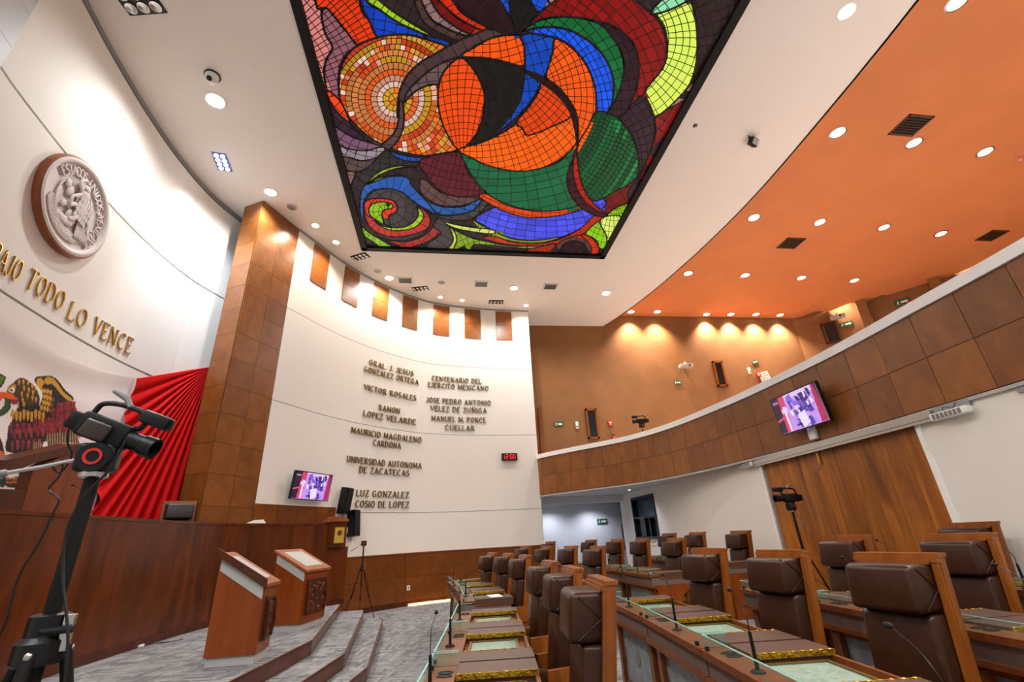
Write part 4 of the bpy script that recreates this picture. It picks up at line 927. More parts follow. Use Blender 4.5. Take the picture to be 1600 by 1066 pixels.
    for i in range(nu):
        t = i/(nu-1)*el[-1]; es = np.interp(t, el, edge[:, 0]); ez = np.interp(t, el, edge[:, 1])
        for j in range(nv):
            v = (j/(nv-1)); s_ = cen[0]+(es-cen[0])*v; z = cen[1]+(ez-cen[1])*v
            if i == 0: z = np.interp(s_, ts, tz)
            sag = -.10*math.sin(PI*v)*(1-i/(nu-1))*.0
            u_ = i/(nu-1); f_ = abs(math.sin(u_*PI*13+math.sin(u_*7)*1.2))
            amp = .012+.17*min(1, v*1.4)*min(1, u_*2.6)
            o_ = FO+.05+amp*(f_-.5)+.05*(1-v)
            q, d = AP.at(s_, o_); vs.append((q[0], q[1], z+sag))
    fs = [(i*nv+j, i*nv+j+1, (i+1)*nv+j+1, (i+1)*nv+j) for i in range(nu-1) for j in range(nv-1)]
    m_ = MB(); m_.add(vs, fs); o = m_.build('red_field', 'flag_red', f, 'all'); o['label'] = 'red cloth gathered in radiating folds'
    return f
mat('flag_red', (196, 8, 10), .7, spec=.12)
flag()

# ---------------------------------------------------------------- chairs
def make_chair(seatmat='leather', frame='wood_chair'):
    t = thing('legislator_chair', 'x', 'chair')
    def X(z): return .17+(z-.45)*.13
    Sh = Matrix(((1, 0, .13, .17-.45*.13), (0, 1, 0, 0), (0, 0, 1, 0), (0, 0, 0, 1)))     # recline
    for s_ in (-1, 1):
        m = MB(); a, b = sorted((s_*.222, s_*.26)); m.box(-.03, .045, a, b, .30, 1.325, Sh); a2, b2 = sorted((s_*.26, s_*.265)); m.box(-.012, .03, a2, b2, .32, 1.31, Sh)
        m.build('side_post', frame, t)
    m = MB(); m.box(-.022, .055, -.268, .268, 1.338, 1.36, Sh); m.box(-.036, .045, -.262, .262, 1.31, 1.339, Sh); m.box(-.044, -.036, -.22, .22, 1.30, 1.322, Sh); m.build('top_rail', frame, t)
    m = MB(); m.box(.01, .035, -.222, .222, .35, 1.31, Sh); m.build('back_board', frame, t)
    m = MB(); m.rbox(-.215, .0, -.216, .216, 1.045, 1.305, .036, Sh, 3); hd = m.build('headrest', seatmat, t, True)
    for s_ in (-1, 1):
        m = MB(); m.tube([Sh @ Vector(p) for p in [(-.17, s_*.219, 1.285), (-.03, s_*.222, 1.165), (-.16, s_*.219, 1.065)]], .0035, 5); m.build('seam_cord', seatmat, hd)
    m = MB(); m.rbox(-.14, .02, -.218, .218, .52, 1.04, .03, Sh, 3); m.build('back_cushion', seatmat, t, True)
    m = MB(); m.rbox(-.36, .15, -.245, .245, .40, .52, .04, None, 3); m.build('seat_cushion', seatmat, t, True)
    m = MB(); m.box(-.33, .17, -.235, .235, .34, .40); m.build('seat_frame', frame, t)
    for s_ in (-1, 1):
        m = MB(); a, b = sorted((s_*.25, s_*.295)); m.prism([(.22, .50), (.22, .70), (-.02, .685), (-.04, .58), (-.1, .40), (-.06, .34), (.1, .34), (.02, .5)], a, b, 'y'); ar = m.build('arm_bracket', frame, t)
        m = MB(); a, b = sorted((s_*.235, s_*.31)); m.rbox(-.34, -.02, a, b, .56, .70, .022, None, 2); m.build('arm_pad', seatmat, ar, True)
    m = MB(); m.lathe([(.05, .1), (.035, .12), (.03, .34)], 14); m.build('column', 'black_metal', t, True)
    m = MB()
    for k in range(5):
        a = 2*PI*k/5+.3; M_ = Matrix.Rotation(a, 4, 'Z'); m.box(0, .30, -.025, .025, .07, .11, M_); m.ell((.28*math.cos(a), .28*math.sin(a), .035), (.035, .03, .035), None, 8, 6)
    m.build('star_base', 'black', t, True)
    return t
chair0 = make_chair(); index_kids(chair0); used = [False]
def place_chair(xt, yt, z, rz, label, group):
    o = chair0 if not used[0] else dup(chair0); used[0] = True
    o.location = (xt-.295*math.cos(rz), yt-.295*math.sin(rz), z); o.rotation_euler = (0, 0, rz); o['label'] = label; o['group'] = group
    return o
ROWS = [
 ('front row', .0, [(.975, 3.16, -5), (1.10, 4.35, -2), (1.165, 5.6, 1), (1.25, 7.85, 4), (1.15, 9.15, 8), (.95, 10.15, 10)]),
 ('second row', .045, [(2.93, 2.95, 10), (2.92, 4.06, 8), (2.9, 5.25, 8), (2.76, 8.85, 8), (2.58, 10.1, 10), (2.32, 11.3, 12), (2.02, 12.45, 15)]),
 ('third row', .10, [(4.5, 3.83, 8), (4.5, 5.07, 6), (4.42, 9.1, 8), (4.33, 10.55, 8), (4.2, 11.8, 10), (3.98, 13.3, 12), (3.12, 14.6, 14)]),
 ('back row', .165, [(5.8, 4.77, 5), (5.78, 9.1, 5), (5.75, 10.75, 7), (5.7, 12.1, 9)])]
ORD = ['nearest', 'second nearest', 'third nearest', 'fourth nearest', 'fifth nearest', 'sixth nearest', 'farthest']
for rn, z, L_ in ROWS:
    for k, (x, y, a) in enumerate(L_):
        w_ = 'farthest' if k == len(L_)-1 else ORD[k]
        place_chair(x, y, z, math.radians(a), 'brown leather chair with wooden back frame, %s in the %s of desks' % (w_, rn), 'chairs of the %s' % rn)

# ---------------------------------------------------------------- desks: one unit per seat
def make_desk(L, near_end=False):
    t = thing('legislator_desk', 'x', 'desk')
    F_ = 'wood_desk'; a = .0
    for y0, y1 in ((0.012, .045), (L-.045, L-.012)):
        m = MB(); m.prism([(.10, 0), (.42, 0), (.40, .28), (.52, .50), (.68, .64), (.68, .69), (.04, .69), (.04, .64), (.10, .62)], y0, y1, 'y'); m.build('side_panel', 'wood_lectern', t)
    for y0 in (.05, L-.18):
        m = MB(); m.box(.06, .10, y0, y0+.13, 0, .66); m.box(.05, .06, y0+.02, y0+.11, .04, .62); m.build('front_post', F_, t)
    m = MB(); m.box(.07, .10, .18, L-.18, 0, .12); m.build('front_rail', F_, t)
    m = MB(); m.box(.07, .10, .18, L-.18, .60, .66); m.build('front_rail', F_, t)
    m = MB(); m.box(.085, .095, .18, L-.18, .12, .60); fp = m.build('front_pane', 'frosted', t)
    m = MB(); m.ell((.082, L/2, .40), (.008, .07, .09), None, 14, 8); m.build('emblem', 'grey_plastic', fp, True)
    m = MB(); m.box(-.02, .12, .005, L-.005, .655, .69); m.build('lower_lip', F_, t)
    m = MB(); m.box(.015, .035, .015, L-.015, .69, .815); m.box(.035, .66, .015, .03, .69, .80); m.box(.035, .66, L-.03, L-.015, .69, .80); m.build('fascia', 'fascia', t)
    m = MB(); m.box(-.02, .17, .005, L-.005, .812, .845); m.box(-.02, -.012, .005, L-.005, .80, .812); m.build('ledge', F_, t)
    m = MB(); m.box(.17, .69, .005, L-.005, .775, .80); m.box(.665, .69, .3, L-.3, .80, .835); m.build('worktop', F_, t)
    lw = .30
    for y0, y1, gy in ((.012, lw, lw), (L-lw, L-.012, L-lw)):
        m = MB(); m.box(.175, .69, y0, y1, .80, .862); ld = m.build('document_lid', 'lid', t)
        g = MB(); s_ = 1 if gy == lw else -1
        g.box(.175, .69, min(gy, gy+s_*.012), max(gy, gy+s_*.010), .832, .8645)
        for k in range(9): g.ell((.2+.058*k, gy+s_*.008, .862), (.018, .010, .006), None, 8, 5)
        g.build('gold_trim', 'gold', ld, True)
    m = MB(); m.box(.22, .60, lw+.06, L-lw-.06, .80, .812); dp = m.build('display_panel', 'paper', t)
    m = MB()
    for a_ in ((.205, .225, lw+.05, L-lw-.05), (.59, .61, lw+.05, L-lw-.05), (.205, .61, lw+.05, lw+.07), (.205, .61, L-lw-.07, L-lw-.05)): m.box(*a_, .80, .822)
    m.build('panel_frame', 'dark_brass', dp)
    m = MB(); m.box(.225, .59, lw+.07, L-lw-.07, .816, .820); m.build('panel_glass', 'shield_glass', dp)
    m = MB(); m.box(-.002, .008, .02, L-.02, .85, .925); m.box(.008, .17, .02, .028, .85, .925); m.box(.008, .17, L-.028, L-.02, .85, .925); gs = m.build('glass_shield', 'shield_glass', t)
    m = MB(); m.box(-.003, .009, .02, L-.02, .925, .929); m.box(.009, .17, .019, .029, .925, .929); m.box(.009, .17, L-.029, L-.019, .925, .929); m.build('glass_edge', 'glass_edge', gs)
    m = MB()
    for y0 in (.07, L-.09): m.box(-.008, .014, y0, y0+.02, .843, .87)
    m.build('glass_clip', 'black', gs)
    for y0 in (.17, .25):
        m = MB(); m.lathe([(.036, 0), (.036, .004), (.028, .004), (.028, .001)], 18, Matrix.Translation((.10, L-y0, .845)) @ Matrix.Scale(1.4, 4, (1, 0, 0))); m.build('cup_slot', 'black', t, True)
    return t
LD = 1.25
desk0 = make_desk(LD); index_kids(desk0); dused = [False]
def make_mic():
    t = thing('gooseneck_microphone', 'x', 'microphone')
    m = MB(); m.lathe([(.038, 0), (.038, .006), (.03, .012), (.012, .016)], 20); m.build('base', 'black_matte', t, True)
    m = MB(); m.tube([(0, 0, .01), (0, 0, .19)], [.011, .009], 10); m.build('stem', 'black_matte', t, True)
    m = MB(); P_ = catmull([(0, 0, .19), (0, .0, .25), (.0, .05, .32), (.01, .15, .37)], 6); m.tube(P_, .003, 6); m.build('gooseneck', 'black_metal', t, True)
    m = MB(); m.ell((.01, .17, .377), (.012, .022, .012), None, 10, 8); m.build('windscreen', 'black_matte', t, True)
    return t
mic0 = make_mic(); index_kids(mic0); mused = [False]
def place_mic(x, y, z, rz, label, group=None):
    o = mic0 if not mused[0] else dup(mic0); mused[0] = True
    o.location = (x, y, z); o.rotation_euler = (0, 0, rz); o['label'] = label
    if group: o['group'] = group
    elif 'group' in o: del o['group']
    return o
DR = [('front row', .0, 'before the aisle', [(-.2, 2.5), (-.07, 3.75), (.05, 5.0), (.16, 6.28)]),
      ('front row', .0, 'past the aisle', [(.26, 7.2), (.25, 8.45), (.18, 9.7), (.06, 10.95)]),
      ('second row', .045, 'before the aisle', [(1.40, .92), (1.54, 2.15), (1.68, 3.37), (1.82, 4.68), (1.9, 5.95)]),
      ('second row', .045, 'past the aisle', [(1.72, 8.1), (1.68, 9.35), (1.5, 10.6), (1.25, 11.83), (.9, 13.0)]),
      ('third row', .10, 'before the aisle', [(3.22, 1.9), (3.27, 3.15), (3.34, 4.4), (3.42, 5.65)]),
      ('third row', .10, 'past the aisle', [(3.33, 8.0), (3.27, 9.3), (3.17, 10.6), (3.0, 11.85), (2.7, 13.05)]),
      ('back row', .165, 'before the aisle', [(4.7, 1.9), (4.74, 3.1), (4.78, 4.3), (4.82, 5.5)]),
      ('back row', .165, 'past the aisle', [(4.78, 8.3), (4.76, 9.55), (4.74, 10.8), (4.7, 12.05)])]
DO = ['nearest', 'second', 'third', 'fourth']
for rn, z, sec, P_ in DR:
    for k in range(len(P_)-1):
        (x0, y0), (x1, y1) = P_[k], P_[k+1]; rz = math.atan2(y1-y0, x1-x0)-PI/2; l = math.hypot(x1-x0, y1-y0)
        d = desk0 if not dused[0] else dup(desk0); dused[0] = True
        d.location = (x0, y0, z); d.rotation_euler = (0, 0, rz); d.scale = (1, l/LD*.995, 1)
        w_ = 'last' if k == len(P_)-2 else DO[k]
        d['label'] = 'brown wooden desk with glass shield, %s unit of the %s %s' % (w_, rn, sec); d['group'] = 'desks of the %s' % rn
        q = Matrix.Rotation(rz, 3, 'Z') @ Vector((.06, .62, 0))
        place_mic(x0+q.x, y0+q.y, z+.845, rz, 'black gooseneck microphone on the %s desk of the %s %s' % (w_, rn, sec), 'desk microphones of the %s' % rn)
pp = thing('paper_sheet', 'white paper sheet lying on the nearest front row desk past the aisle', 'paper', (.75, 7.46, .866), .1)
m = MB(); m.box(-.13, .05, -.18, .16, 0, .003); m.build('sheet', 'white_plastic', pp)

# ---------------------------------------------------------------- lecterns
def lectern(name, label, loc, rz, w, d, h0, h1, rim=0):
    t = thing(name, label, 'lectern', loc, rz)
    m = MB(); m.box(-w/2+.02, w/2-.02, -d/2+.02, d/2-.02, 0, .09); m.build('plinth', 'grey_band', t)
    def top(x): return h0+(h1-h0)*(x+w/2)/w
    prof = [(-w/2, .09), (w/2, .09), (w/2, h1), (-w/2, h0)]
    m = MB(); m.prism(prof, -d/2, d/2, 'y'); m.build('body', 'wood_lectern', t)
    for s_ in (-1, 1):
        m = MB(); a, b = sorted((s_*d/2, s_*(d/2+.006))); m.prism([(-w/2+.015, top(-w/2)-.14), (w/2-.015, top(w/2)-.14), (w/2-.015, top(w/2)-.015), (-w/2+.015, top(-w/2)-.015)], a, b, 'y'); m.build('side_inlay', 'fascia_light', t)
    ov = .03; m = MB(); sl = (h1-h0)/w
    m.prism([(-w/2-ov, h0-sl*ov), (w/2+ov, h1+sl*ov), (w/2+ov, h1+sl*ov+.035), (-w/2-ov, h0-sl*ov+.035)], -d/2-ov, d/2+ov, 'y'); tb = m.build('top_board', 'wood_rim', t)
    m = MB(); m.prism([(-w/2+.06, top(-w/2+.06)+.035), (w/2-.06, top(w/2-.06)+.035), (w/2-.06, top(w/2-.06)+.042), (-w/2+.06, top(-w/2+.06)+.042)], -d/2+.1, d/2-.1, 'y'); m.build('reading_panel', 'fascia_light', tb)
    if rim:
        m = MB(); m.prism([(-w/2-ov, h0-sl*ov), (w/2+ov, h1+sl*ov), (w/2+ov, h1+sl*ov+rim), (-w/2-ov, h0-sl*ov+rim)], -d/2-ov-.02, -d/2-ov, 'y'); m.build('side_rail', 'wood_dark', tb)
    cf = MB(); cf.box(w/2, w/2+.02, -d/2+.06, d/2-.06, .2, h1-.12)
    random.seed(5)
    for k in range(26):
        z = .25+random.random()*(h1-.45); y = (random.random()-.5)*(d-.22); cf.ell((w/2+.02, y, z), (.022, random.uniform(.03, .06), random.uniform(.03, .07)), None, 8, 6)
    cf.tube([(w/2+.03, d/2-.1, .22), (w/2+.045, d/2-.08, h1*.5), (w/2+.03, d/2-.1, h1-.15)], .02, 6); cf.tube([(w/2+.03, -d/2+.1, .22), (w/2+.045, -d/2+.08, h1*.5), (w/2+.03, -d/2+.1, h1-.15)], .02, 6)
    cf.build('carved_crest', 'wood_dark', t, True)
    return t
lectern('lectern', 'reddish wood lectern with slanted top, nearest the camera on the dais platform', (-2.31, 6.50, .495), 0, .53, .42, 1.08, .76, .085)
lectern('lectern', 'reddish wood lectern with pale reading panel and carved front, farther back beside the dais desk', (-2.30, 8.75, .495), math.radians(-14), .52, .74, 1.08, .80)
# ---------------------------------------------------------------- dais furniture
c = make_chair('leather_black'); c.name = 'dais_chair'; index_kids(c)
tx, ty = -4.78, 9.62; zt = zat(275, 781, tx, ty); c.location = (tx-.0, ty, zt-1.36); c.rotation_euler = (0, 0, math.radians(122)); c['label'] = 'dark leather high back chair behind the dais desk, by the red flag cloth'; c['category'] = 'chair'
c.location.z = 1.15; c.scale = (1, 1, max(.6, (zt-1.15)/1.36))
def PXY(px, py, X): v = Px(px, py, X); return (v[1], v[2])
pd = thing('president_desk', 'tall brown wooden speaker desk with slanted red edged top in front of the flag', 'desk', (0, 0, 0))
X_ = -5.0
m = MB(); P_ = [PXY(*p, X_) for p in ((20, 815), (36, 790), (52, 735), (128, 697), (140, 702), (130, 825))]; m.prism(P_, X_-.14, X_, 'x'); m.build('front_board', 'wood_lectern', pd)
m = MB(); P_ = [PXY(*p, X_+.06) for p in ((4, 738), (12, 719), (127, 693), (140, 697), (138, 703), (60, 722), (10, 742))]; m.prism(P_, X_-.22, X_+.06, 'x'); m.build('slanted_top', 'wood_dark', pd)
m = MB(); P_ = [PXY(*p, X_+.1) for p in ((-40, 820), (-40, 762), (40, 766), (30, 820))]; m.prism(P_, X_-.4, X_+.1, 'x'); m.build('side_shelf', 'wood_dark', pd)
def mic_thing(label, loc, rz, sc_=1):
    o = place_mic(*loc, rz, label); o.scale = (sc_,)*3; return o
q, d = CP.at(5.6, -.35); mic_thing('thin gooseneck microphone on the dais desk in front of the red cloth', (q[0], q[1], ZT+.02), PI*.9)
q, d = CP.at(3.2, -.4); mic_thing('gooseneck microphone rising before the printed eagle', (q[0], q[1]-.1, ZT+.02), PI*.9, 1.2)
q, d = CP.at(CP.L[-1]-2.0, -.25)
pp = thing('paper_stack', 'white papers lying on top of the far end of the dais desk', 'paper', (q[0], q[1], ZT+.02), .5)
m = MB(); m.box(-.16, .16, -.11, .11, 0, .03); m.prism([(-.15, .03), (.15, .03), (.12, .08), (-.05, .07)], -.1, .1, 'y'); m.build('sheets', 'white_plastic', pp)
for nm, lb, ct, px_, py_, sz in (('floor_adapter', 'small white adapter with dark cord lying on the dais carpet', 'adapter', 215, 1012, .07), ('floor_tag', 'small white object on the carpet between the lecterns', 'object', 414, 998, .05)):
    p = Pz(px_, py_, .497); t = thing(nm, lb, ct, tuple(p), .4); m = MB(); m.rbox(-sz, sz, -sz*.5, sz*.5, 0, .03, .008); m.build('case', 'white_plastic', t)
    if sz > .06: m = MB(); m.tube([(sz, 0, .01), (.2, .1, .01), (.35, .05, .01), (.5, .2, .01)], .006, 6); m.build('cord', 'black', t)

# ---------------------------------------------------------------- video tripods
def video_camera(parent_loc, rz, label, s=1.0):
    t = thing('video_camera', label, 'camera', parent_loc, rz); t.scale = (s, s, s)
    m = MB(); m.rbox(-.11, .07, -.035, .035, 0, .09, .014, None, 2); m.rbox(-.15, -.10, -.03, .03, .01, .075, .01); bd = m.build('body', 'black_matte', t, True)
    m = MB(); m.lathe([(.032, .07), (.032, .12), (.037, .125), (.040, .17), (.034, .17), (.03, .13)], 20, Matrix.Translation((0, 0, .045)) @ Matrix.Rotation(PI/2, 4, 'Y')); m.build('lens_barrel', 'black', t, True)
    m = MB(); m.rbox(-.08, .02, -.05, -.033, .0, .07, .012, None, 3); m.build('hand_strap', 'leather_black', t, True)
    m = MB(); P_ = catmull([(-.10, 0, .09), (-.09, 0, .13), (-.02, 0, .15), (.07, 0, .145), (.08, 0, .10), (.06, 0, .085)], 5); m.tube(P_, .010, 8); m.build('top_handle', 'black', t, True)
    m = MB(); m.rbox(.06, .17, -.03, .03, .115, .165, .012, None, 2); m.build('viewfinder', 'black', t, True)
    m = MB(); m.tube([(.0, 0, .15), (-.03, 0, .175), (-.09, 0, .185)], [.011, .012, .008], 8); m.build('eyecup_arm', 'grey_plastic', t, True)
    return t
def tripod(loc, label, hz, crown, spread, rz, handle, r=.02, foot=0, cam_label=None, cam_rz=0, cs=1.0, col='black_matte', cam_s=1.0, pitch=0):
    t = thing('video_tripod', label, 'tripod', loc, rz)
    m = MB(); m.tube([(0, 0, crown-.35), (0, 0, hz)], r, 14); m.build('centre_column', col, t, True)
    m = MB(); m.lathe([(r*2.6, crown-.06), (r*3.0, crown-.05), (r*3.0, crown), (r*2.3, crown+.015), (r*2.3, crown+.07), (r*1.9, crown+.075)], 20); m.build('crown', 'black', t, True)
    for k in range(3):
        a = 2*PI*k/3+.5; c_, s_ = math.cos(a), math.sin(a); m = MB(); b = .045
        m.tube([(c_*r*2.6, s_*r*2.6, crown-.02), (c_*(spread*.55), s_*(spread*.55), crown*.45)], r*.75, 10)
        m.tube([(c_*(spread*.55), s_*(spread*.55), crown*.45+.02), (c_*spread, s_*spread, foot+.02)], r*.5, 8)
        m.rbox(c_*spread*.55-.02, c_*spread*.55+.02, s_*spread*.55-.02, s_*spread*.55+.02, crown*.45-.03, crown*.45+.03, .006)
        lg = m.build('leg', col, t, True)
        m = MB(); m.lathe([(.018, foot), (.02, foot+.02), (.012, foot+.035)], 10, Matrix.Translation((c_*spread, s_*spread, 0))); m.build('rubber_foot', 'black', lg, True)
        m = MB(); m.tube([(0, 0, crown-.33), (c_*spread*.5, s_*spread*.5, crown*.52)], r*.25, 6); m.build('brace', col, t, True)
        m = MB(); m.ell((c_*r*3.1, s_*r*3.1, crown-.03), (r*.55, r*.55, r*.6), None, 10, 8); m.build('hinge_bolt', 'steel', t, True)
    m = MB(); m.lathe([(r*1.5, hz-.005), (r*1.9, hz), (r*1.9, hz+.015), (r*1.4, hz+.02)], 18); m.build('neck_ring', 'steel', t, True)
    m = MB(); m.rbox(-.05*cs, .05*cs, -.035*cs, .035*cs, hz+.015, hz+.10*cs, .015*cs, None, 3); m.lathe([(.042*cs, -.045*cs), (.045*cs, -.03*cs), (.045*cs, .03*cs), (.042*cs, .045*cs)], 20, Matrix.Translation((.0, 0, hz+.055*cs)) @ Matrix.Rotation(PI/2, 4, 'X')); hd = m.build('fluid_head', 'black', t, True)
    m = MB(); m.lathe([(.022*cs, 0), (.024*cs, .006), (.017*cs, .006), (.016*cs, .0)], 20, Matrix.Translation((.0, -.044*cs, hz+.055*cs)) @ RX); m.build('red_ring', 'red_plastic', hd, True)
    m = MB(); m.tube([(handle[0]*.08, handle[1]*.08, hz+.06*cs), (handle[0]*.45, handle[1]*.45, hz+.06*cs+handle[2]*.45), (handle[0]*.75, handle[1]*.75, hz+.06*cs+handle[2]*.75)], r*.3, 8); ph = m.build('pan_handle', 'steel', t, True)
    m = MB(); m.tube([tuple(handle[i]*.7+(0, 0, hz+.06*cs)[i] for i in range(3)), tuple(handle[i]*1.15+(0, 0, hz+.06*cs)[i] for i in range(3))], [r*.55, r*.65], 10); m.build('grip', 'grey_plastic', ph, True)
    m = MB(); m.tube([(0, -r*2, crown+.03), (r*3.6, -r*2, crown+.03)], r*.5, 8); m.build('crank', 'black', t, True)
    m = MB(); m.rbox(r*2.0, r*3.3, -r*1.6, -r*.6, crown-.03, crown+.07, .004); m.build('clamp_lever', 'steel', t)
    if cam_label:
        M_ = Vector(loc)+Vector((0, 0, hz+.10*cs)); vc = video_camera(tuple(M_), cam_rz, cam_label, cs*cam_s); vc.rotation_euler = (0, pitch, cam_rz)
    return t
tripod((-1.215, 1.83, .165), 'tall black video tripod in the left foreground before the dais desk', 1.72, 1.235, .42, math.radians(15), (-.30, -.06, -.085), .022, 0, 'black video camera with top handle on the foreground tripod', math.radians(4), 1.15, cam_s=.84, pitch=.38)
cb = thing('camera_cable', 'thin looping cable hanging from the foreground video camera', 'cable')
m = MB(); P_ = catmull([tuple(Py(*p, 1.80)) for p in ((140, 656), (112, 662), (105, 690), (112, 712), (95, 738), (82, 730), (82, 722), (98, 724), (92, 745), (76, 765), (92, 780), (84, 800), (60, 850), (30, 900), (10, 970), (-10, 1010))], 6); m.tube(P_, .003, 6); m.build('wire', 'black_metal', cb, True)
cb = thing('camera_cable', 'black cord running down beside the foreground tripod column', 'cable')
m = MB(); P_ = catmull([tuple(Py(*p, 1.77)) for p in ((196, 690), (170, 735), (132, 775), (104, 830), (98, 900), (104, 960), (106, 1010), (100, 1080))], 6); m.tube(P_, .004, 6); m.build('wire', 'black', cb, True)
tripod((-1.98, 12.75, .0), 'thin black tripod standing at the end of the dais steps', 1.60, 1.12, .42, .2, (-.25, -.12, -.14), .016, 0, None, 0, 1.3)
tx = 5.75; ty = 7.45; tripod((tx, ty, .165), 'black tripod in front of the wooden sliding door', 1.62, .98, .42, .6, (.1, -.1, -.32), .020, 0, 'black video camera on the tripod at the wooden door', PI, 1.5)
p = Py(1004, 672, 13.8); zc = float(p[2]); tripod((float(p[0]), 13.8, 3.0), 'small black tripod standing on the gallery balcony', zc-3.0+.05, (zc-3)*.75, .35, .2, (.1, -.05, -.2), .018, 0, 'dark video camera on the gallery tripod', PI*.9, 1.6)

# ---------------------------------------------------------------- wall mounted things
def corners(path, pts, off): return [path.hit(*p, off) for p in pts]
SCR = None
def screen_tv(label, path, cx, cy, wd, ht, off, tilt, loc=None, rz=None):
    (x, y, z), r = path.loc(cx, cy, off)
    t = thing('wall_television', label, 'television', (x, y, z), r); t.rotation_euler = (tilt, 0, r)
    m = MB(); m.box(-wd/2, wd/2, -.03, .03, -ht/2, ht/2); m.build('bezel', 'black_gloss', t)
    nx, nz = 96, 60; V = []; Fc = []
    for j in range(nz):
        for i in range(nx): V.append(((i/(nx-1)-.5)*(wd-.04), -.032, (j/(nz-1)-.5)*(ht-.04)))
    UV = np.array([[i/(nx-1), 1-j/(nz-1)] for j in range(nz) for i in range(nx)])
    col = np.tile(np.array(srgb((196, 150, 235))), (len(V), 1)); st = random.getstate(); random.seed(3)
    def pt(poly, c): col[pip(poly, UV)] = srgb(c)
    pt([(0, 0), (.2, 0), (.16, 1), (0, 1)], (46, 22, 44)); pt([(0, .62), (.17, .55), (.17, .60), (0, .68)], (214, 90, 140)); pt([(.03, .1), (.14, .1), (.14, .16), (.03, .16)], (150, 130, 170))
    pt([(.17, 0), (.30, 0), (.26, 1), (.13, 1)], (216, 60, 110)); pt([(.21, .3), (.27, .3), (.25, 1), (.2, 1)], (248, 210, 236)); pt([(.90, 0), (1, 0), (1, 1), (.86, 1)], (176, 40, 84)); pt([(.95, 0), (1, 0), (1, .7)], (60, 20, 50))
    pt([(.3, 0), (.9, 0), (.9, .14), (.3, .12)], (226, 190, 244))
    for k in range(46):
        x = .32+random.random()*.52; y = .14+random.random()*.8; w_ = random.uniform(.02, .07); h_ = random.uniform(.04, .14); a = random.uniform(-.06, .06)
        pt([(x-w_, y-h_+a), (x+w_*.6, y-h_), (x+w_, y+h_*.6), (x-w_*.3, y+h_)], random.choice([(84, 60, 168), (60, 36, 120), (236, 210, 250), (130, 96, 220), (40, 26, 80), (250, 236, 252), (168, 130, 240)]))
    pt([(.17, .36), (.30, .33), (.30, .44), (.16, .47)], (226, 200, 250)); pt([(.46, .62), (.62, .56), (.66, .9), (.5, 1)], (236, 220, 252)); random.setstate(st)
    me = bpy.data.meshes.new('screen'); me.from_pydata(V, [], [(j*nx+i, j*nx+i+1, (j+1)*nx+i+1, (j+1)*nx+i) for j in range(nz-1) for i in range(nx-1)])
    at_ = me.color_attributes.new('Col', 'FLOAT_COLOR', 'POINT'); at_.data.foreach_set('color', np.hstack([col, np.ones((len(V), 1))]).astype(np.float32).ravel()); me.materials.append(MATS['screen'])
    o = bpy.data.objects.new('screen', me); C.objects.link(o); o.parent = t
    m = MB(); m.box(-.15, .15, .03, .10, -.1, .1); m.box(-.03, .03, .08, off+.02 if off > .1 else .12, -.04, .04); m.build('wall_mount', 'black_metal', t)
    return t
def wh(path, pts, off):
    c_ = corners(path, pts, off); return (abs(c_[1][0]-c_[0][0])+abs(c_[2][0]-c_[3][0]))/2, (abs(c_[0][1]-c_[3][1])+abs(c_[1][1]-c_[2][1]))/2
tv1 = [(465, 735), (521, 742), (513, 783), (453, 779)]; w1, h1 = wh(NW, tv1, .22); print('tv1', w1, h1)
screen_tv('flat television showing a purple session picture on the white wall of names', NW, 487, 760, w1, h1, .22, math.radians(8))
tv2 = [(1202, 625), (1273, 598), (1297, 657), (1223, 680)]; w2, h2 = wh(BP, tv2, .22); print('tv2', w2, h2)
screen_tv('flat television showing a purple session picture on the panelled balcony front', BP, 1249, 640, w2, h2, .22, math.radians(6))
def wthing(name, label, cat, path, px, py, off=.03, group=None): l, r = path.loc(px, py, off); return thing(name, label, cat, l, r, group)
t = wthing('wifi_router', 'white wireless router box hanging under the balcony television', 'router', BP, 1270, 677, .05)
m = MB(); m.rbox(-.08, .08, -.04, .03, -.11, .11, .02, None, 3); m.build('case', 'white_plastic', t, True); m = MB(); m.ell((-.02, -.042, .08), (.008, .004, .008), None, 8, 6); m.build('status_light', 'led_blue', t)
m = MB(); m.tube(catmull([(.0, 0, -.1), (.05, 0, -.16), (.12, 0, -.12), (.13, .02, -.2)], 5), .004, 6); m.build('cord', 'black', t)
for px, py, lb in ((545, 783, 'upper of the two black loudspeakers beside the left names column'), (558, 817, 'lower of the two black loudspeakers beside the left names column')):
    t = wthing('wall_speaker', lb, 'speaker', NW, px, py, .22, 'black loudspeakers on the white wall'); t.rotation_euler[0] = math.radians(8 if py < 800 else -4); t.rotation_euler[2] += math.radians(22)
    m = MB(); m.prism([(-.15, .0), (.15, 0), (.12, .22), (-.12, .22)], -.33, .33, 'z'); m.build('cabinet', 'black', t)
    m = MB(); m.rbox(-.14, .14, -.02, .0, -.31, .31, .008); m.build('grille', 'black_matte', t)
    m = MB(); m.box(-.04, .04, .2, .34, -.05, .05); m.build('bracket', 'black_metal', t)
t = wthing('speaker_cable', 'black cable looping between the two wall loudspeakers', 'cable', NW, 541, 806, .06); m = MB(); m.tube(catmull([(-.06, 0, .1), (-.08, 0, -.1), (-.02, -.02, -.24), (.10, -.02, -.26)], 6), .007, 6); m.build('wire', 'black', t)
t = wthing('wall_box', 'small white box mounted below the lower wall loudspeaker', 'box', NW, 544, 829, .05); m = MB(); m.rbox(-.10, .10, -.04, .03, -.07, .07, .01); m.build('case', 'white_plastic', t); m = MB(); m.box(.02, .08, -.05, -.04, -.03, .03); m.build('socket', 'grey_plastic', t)
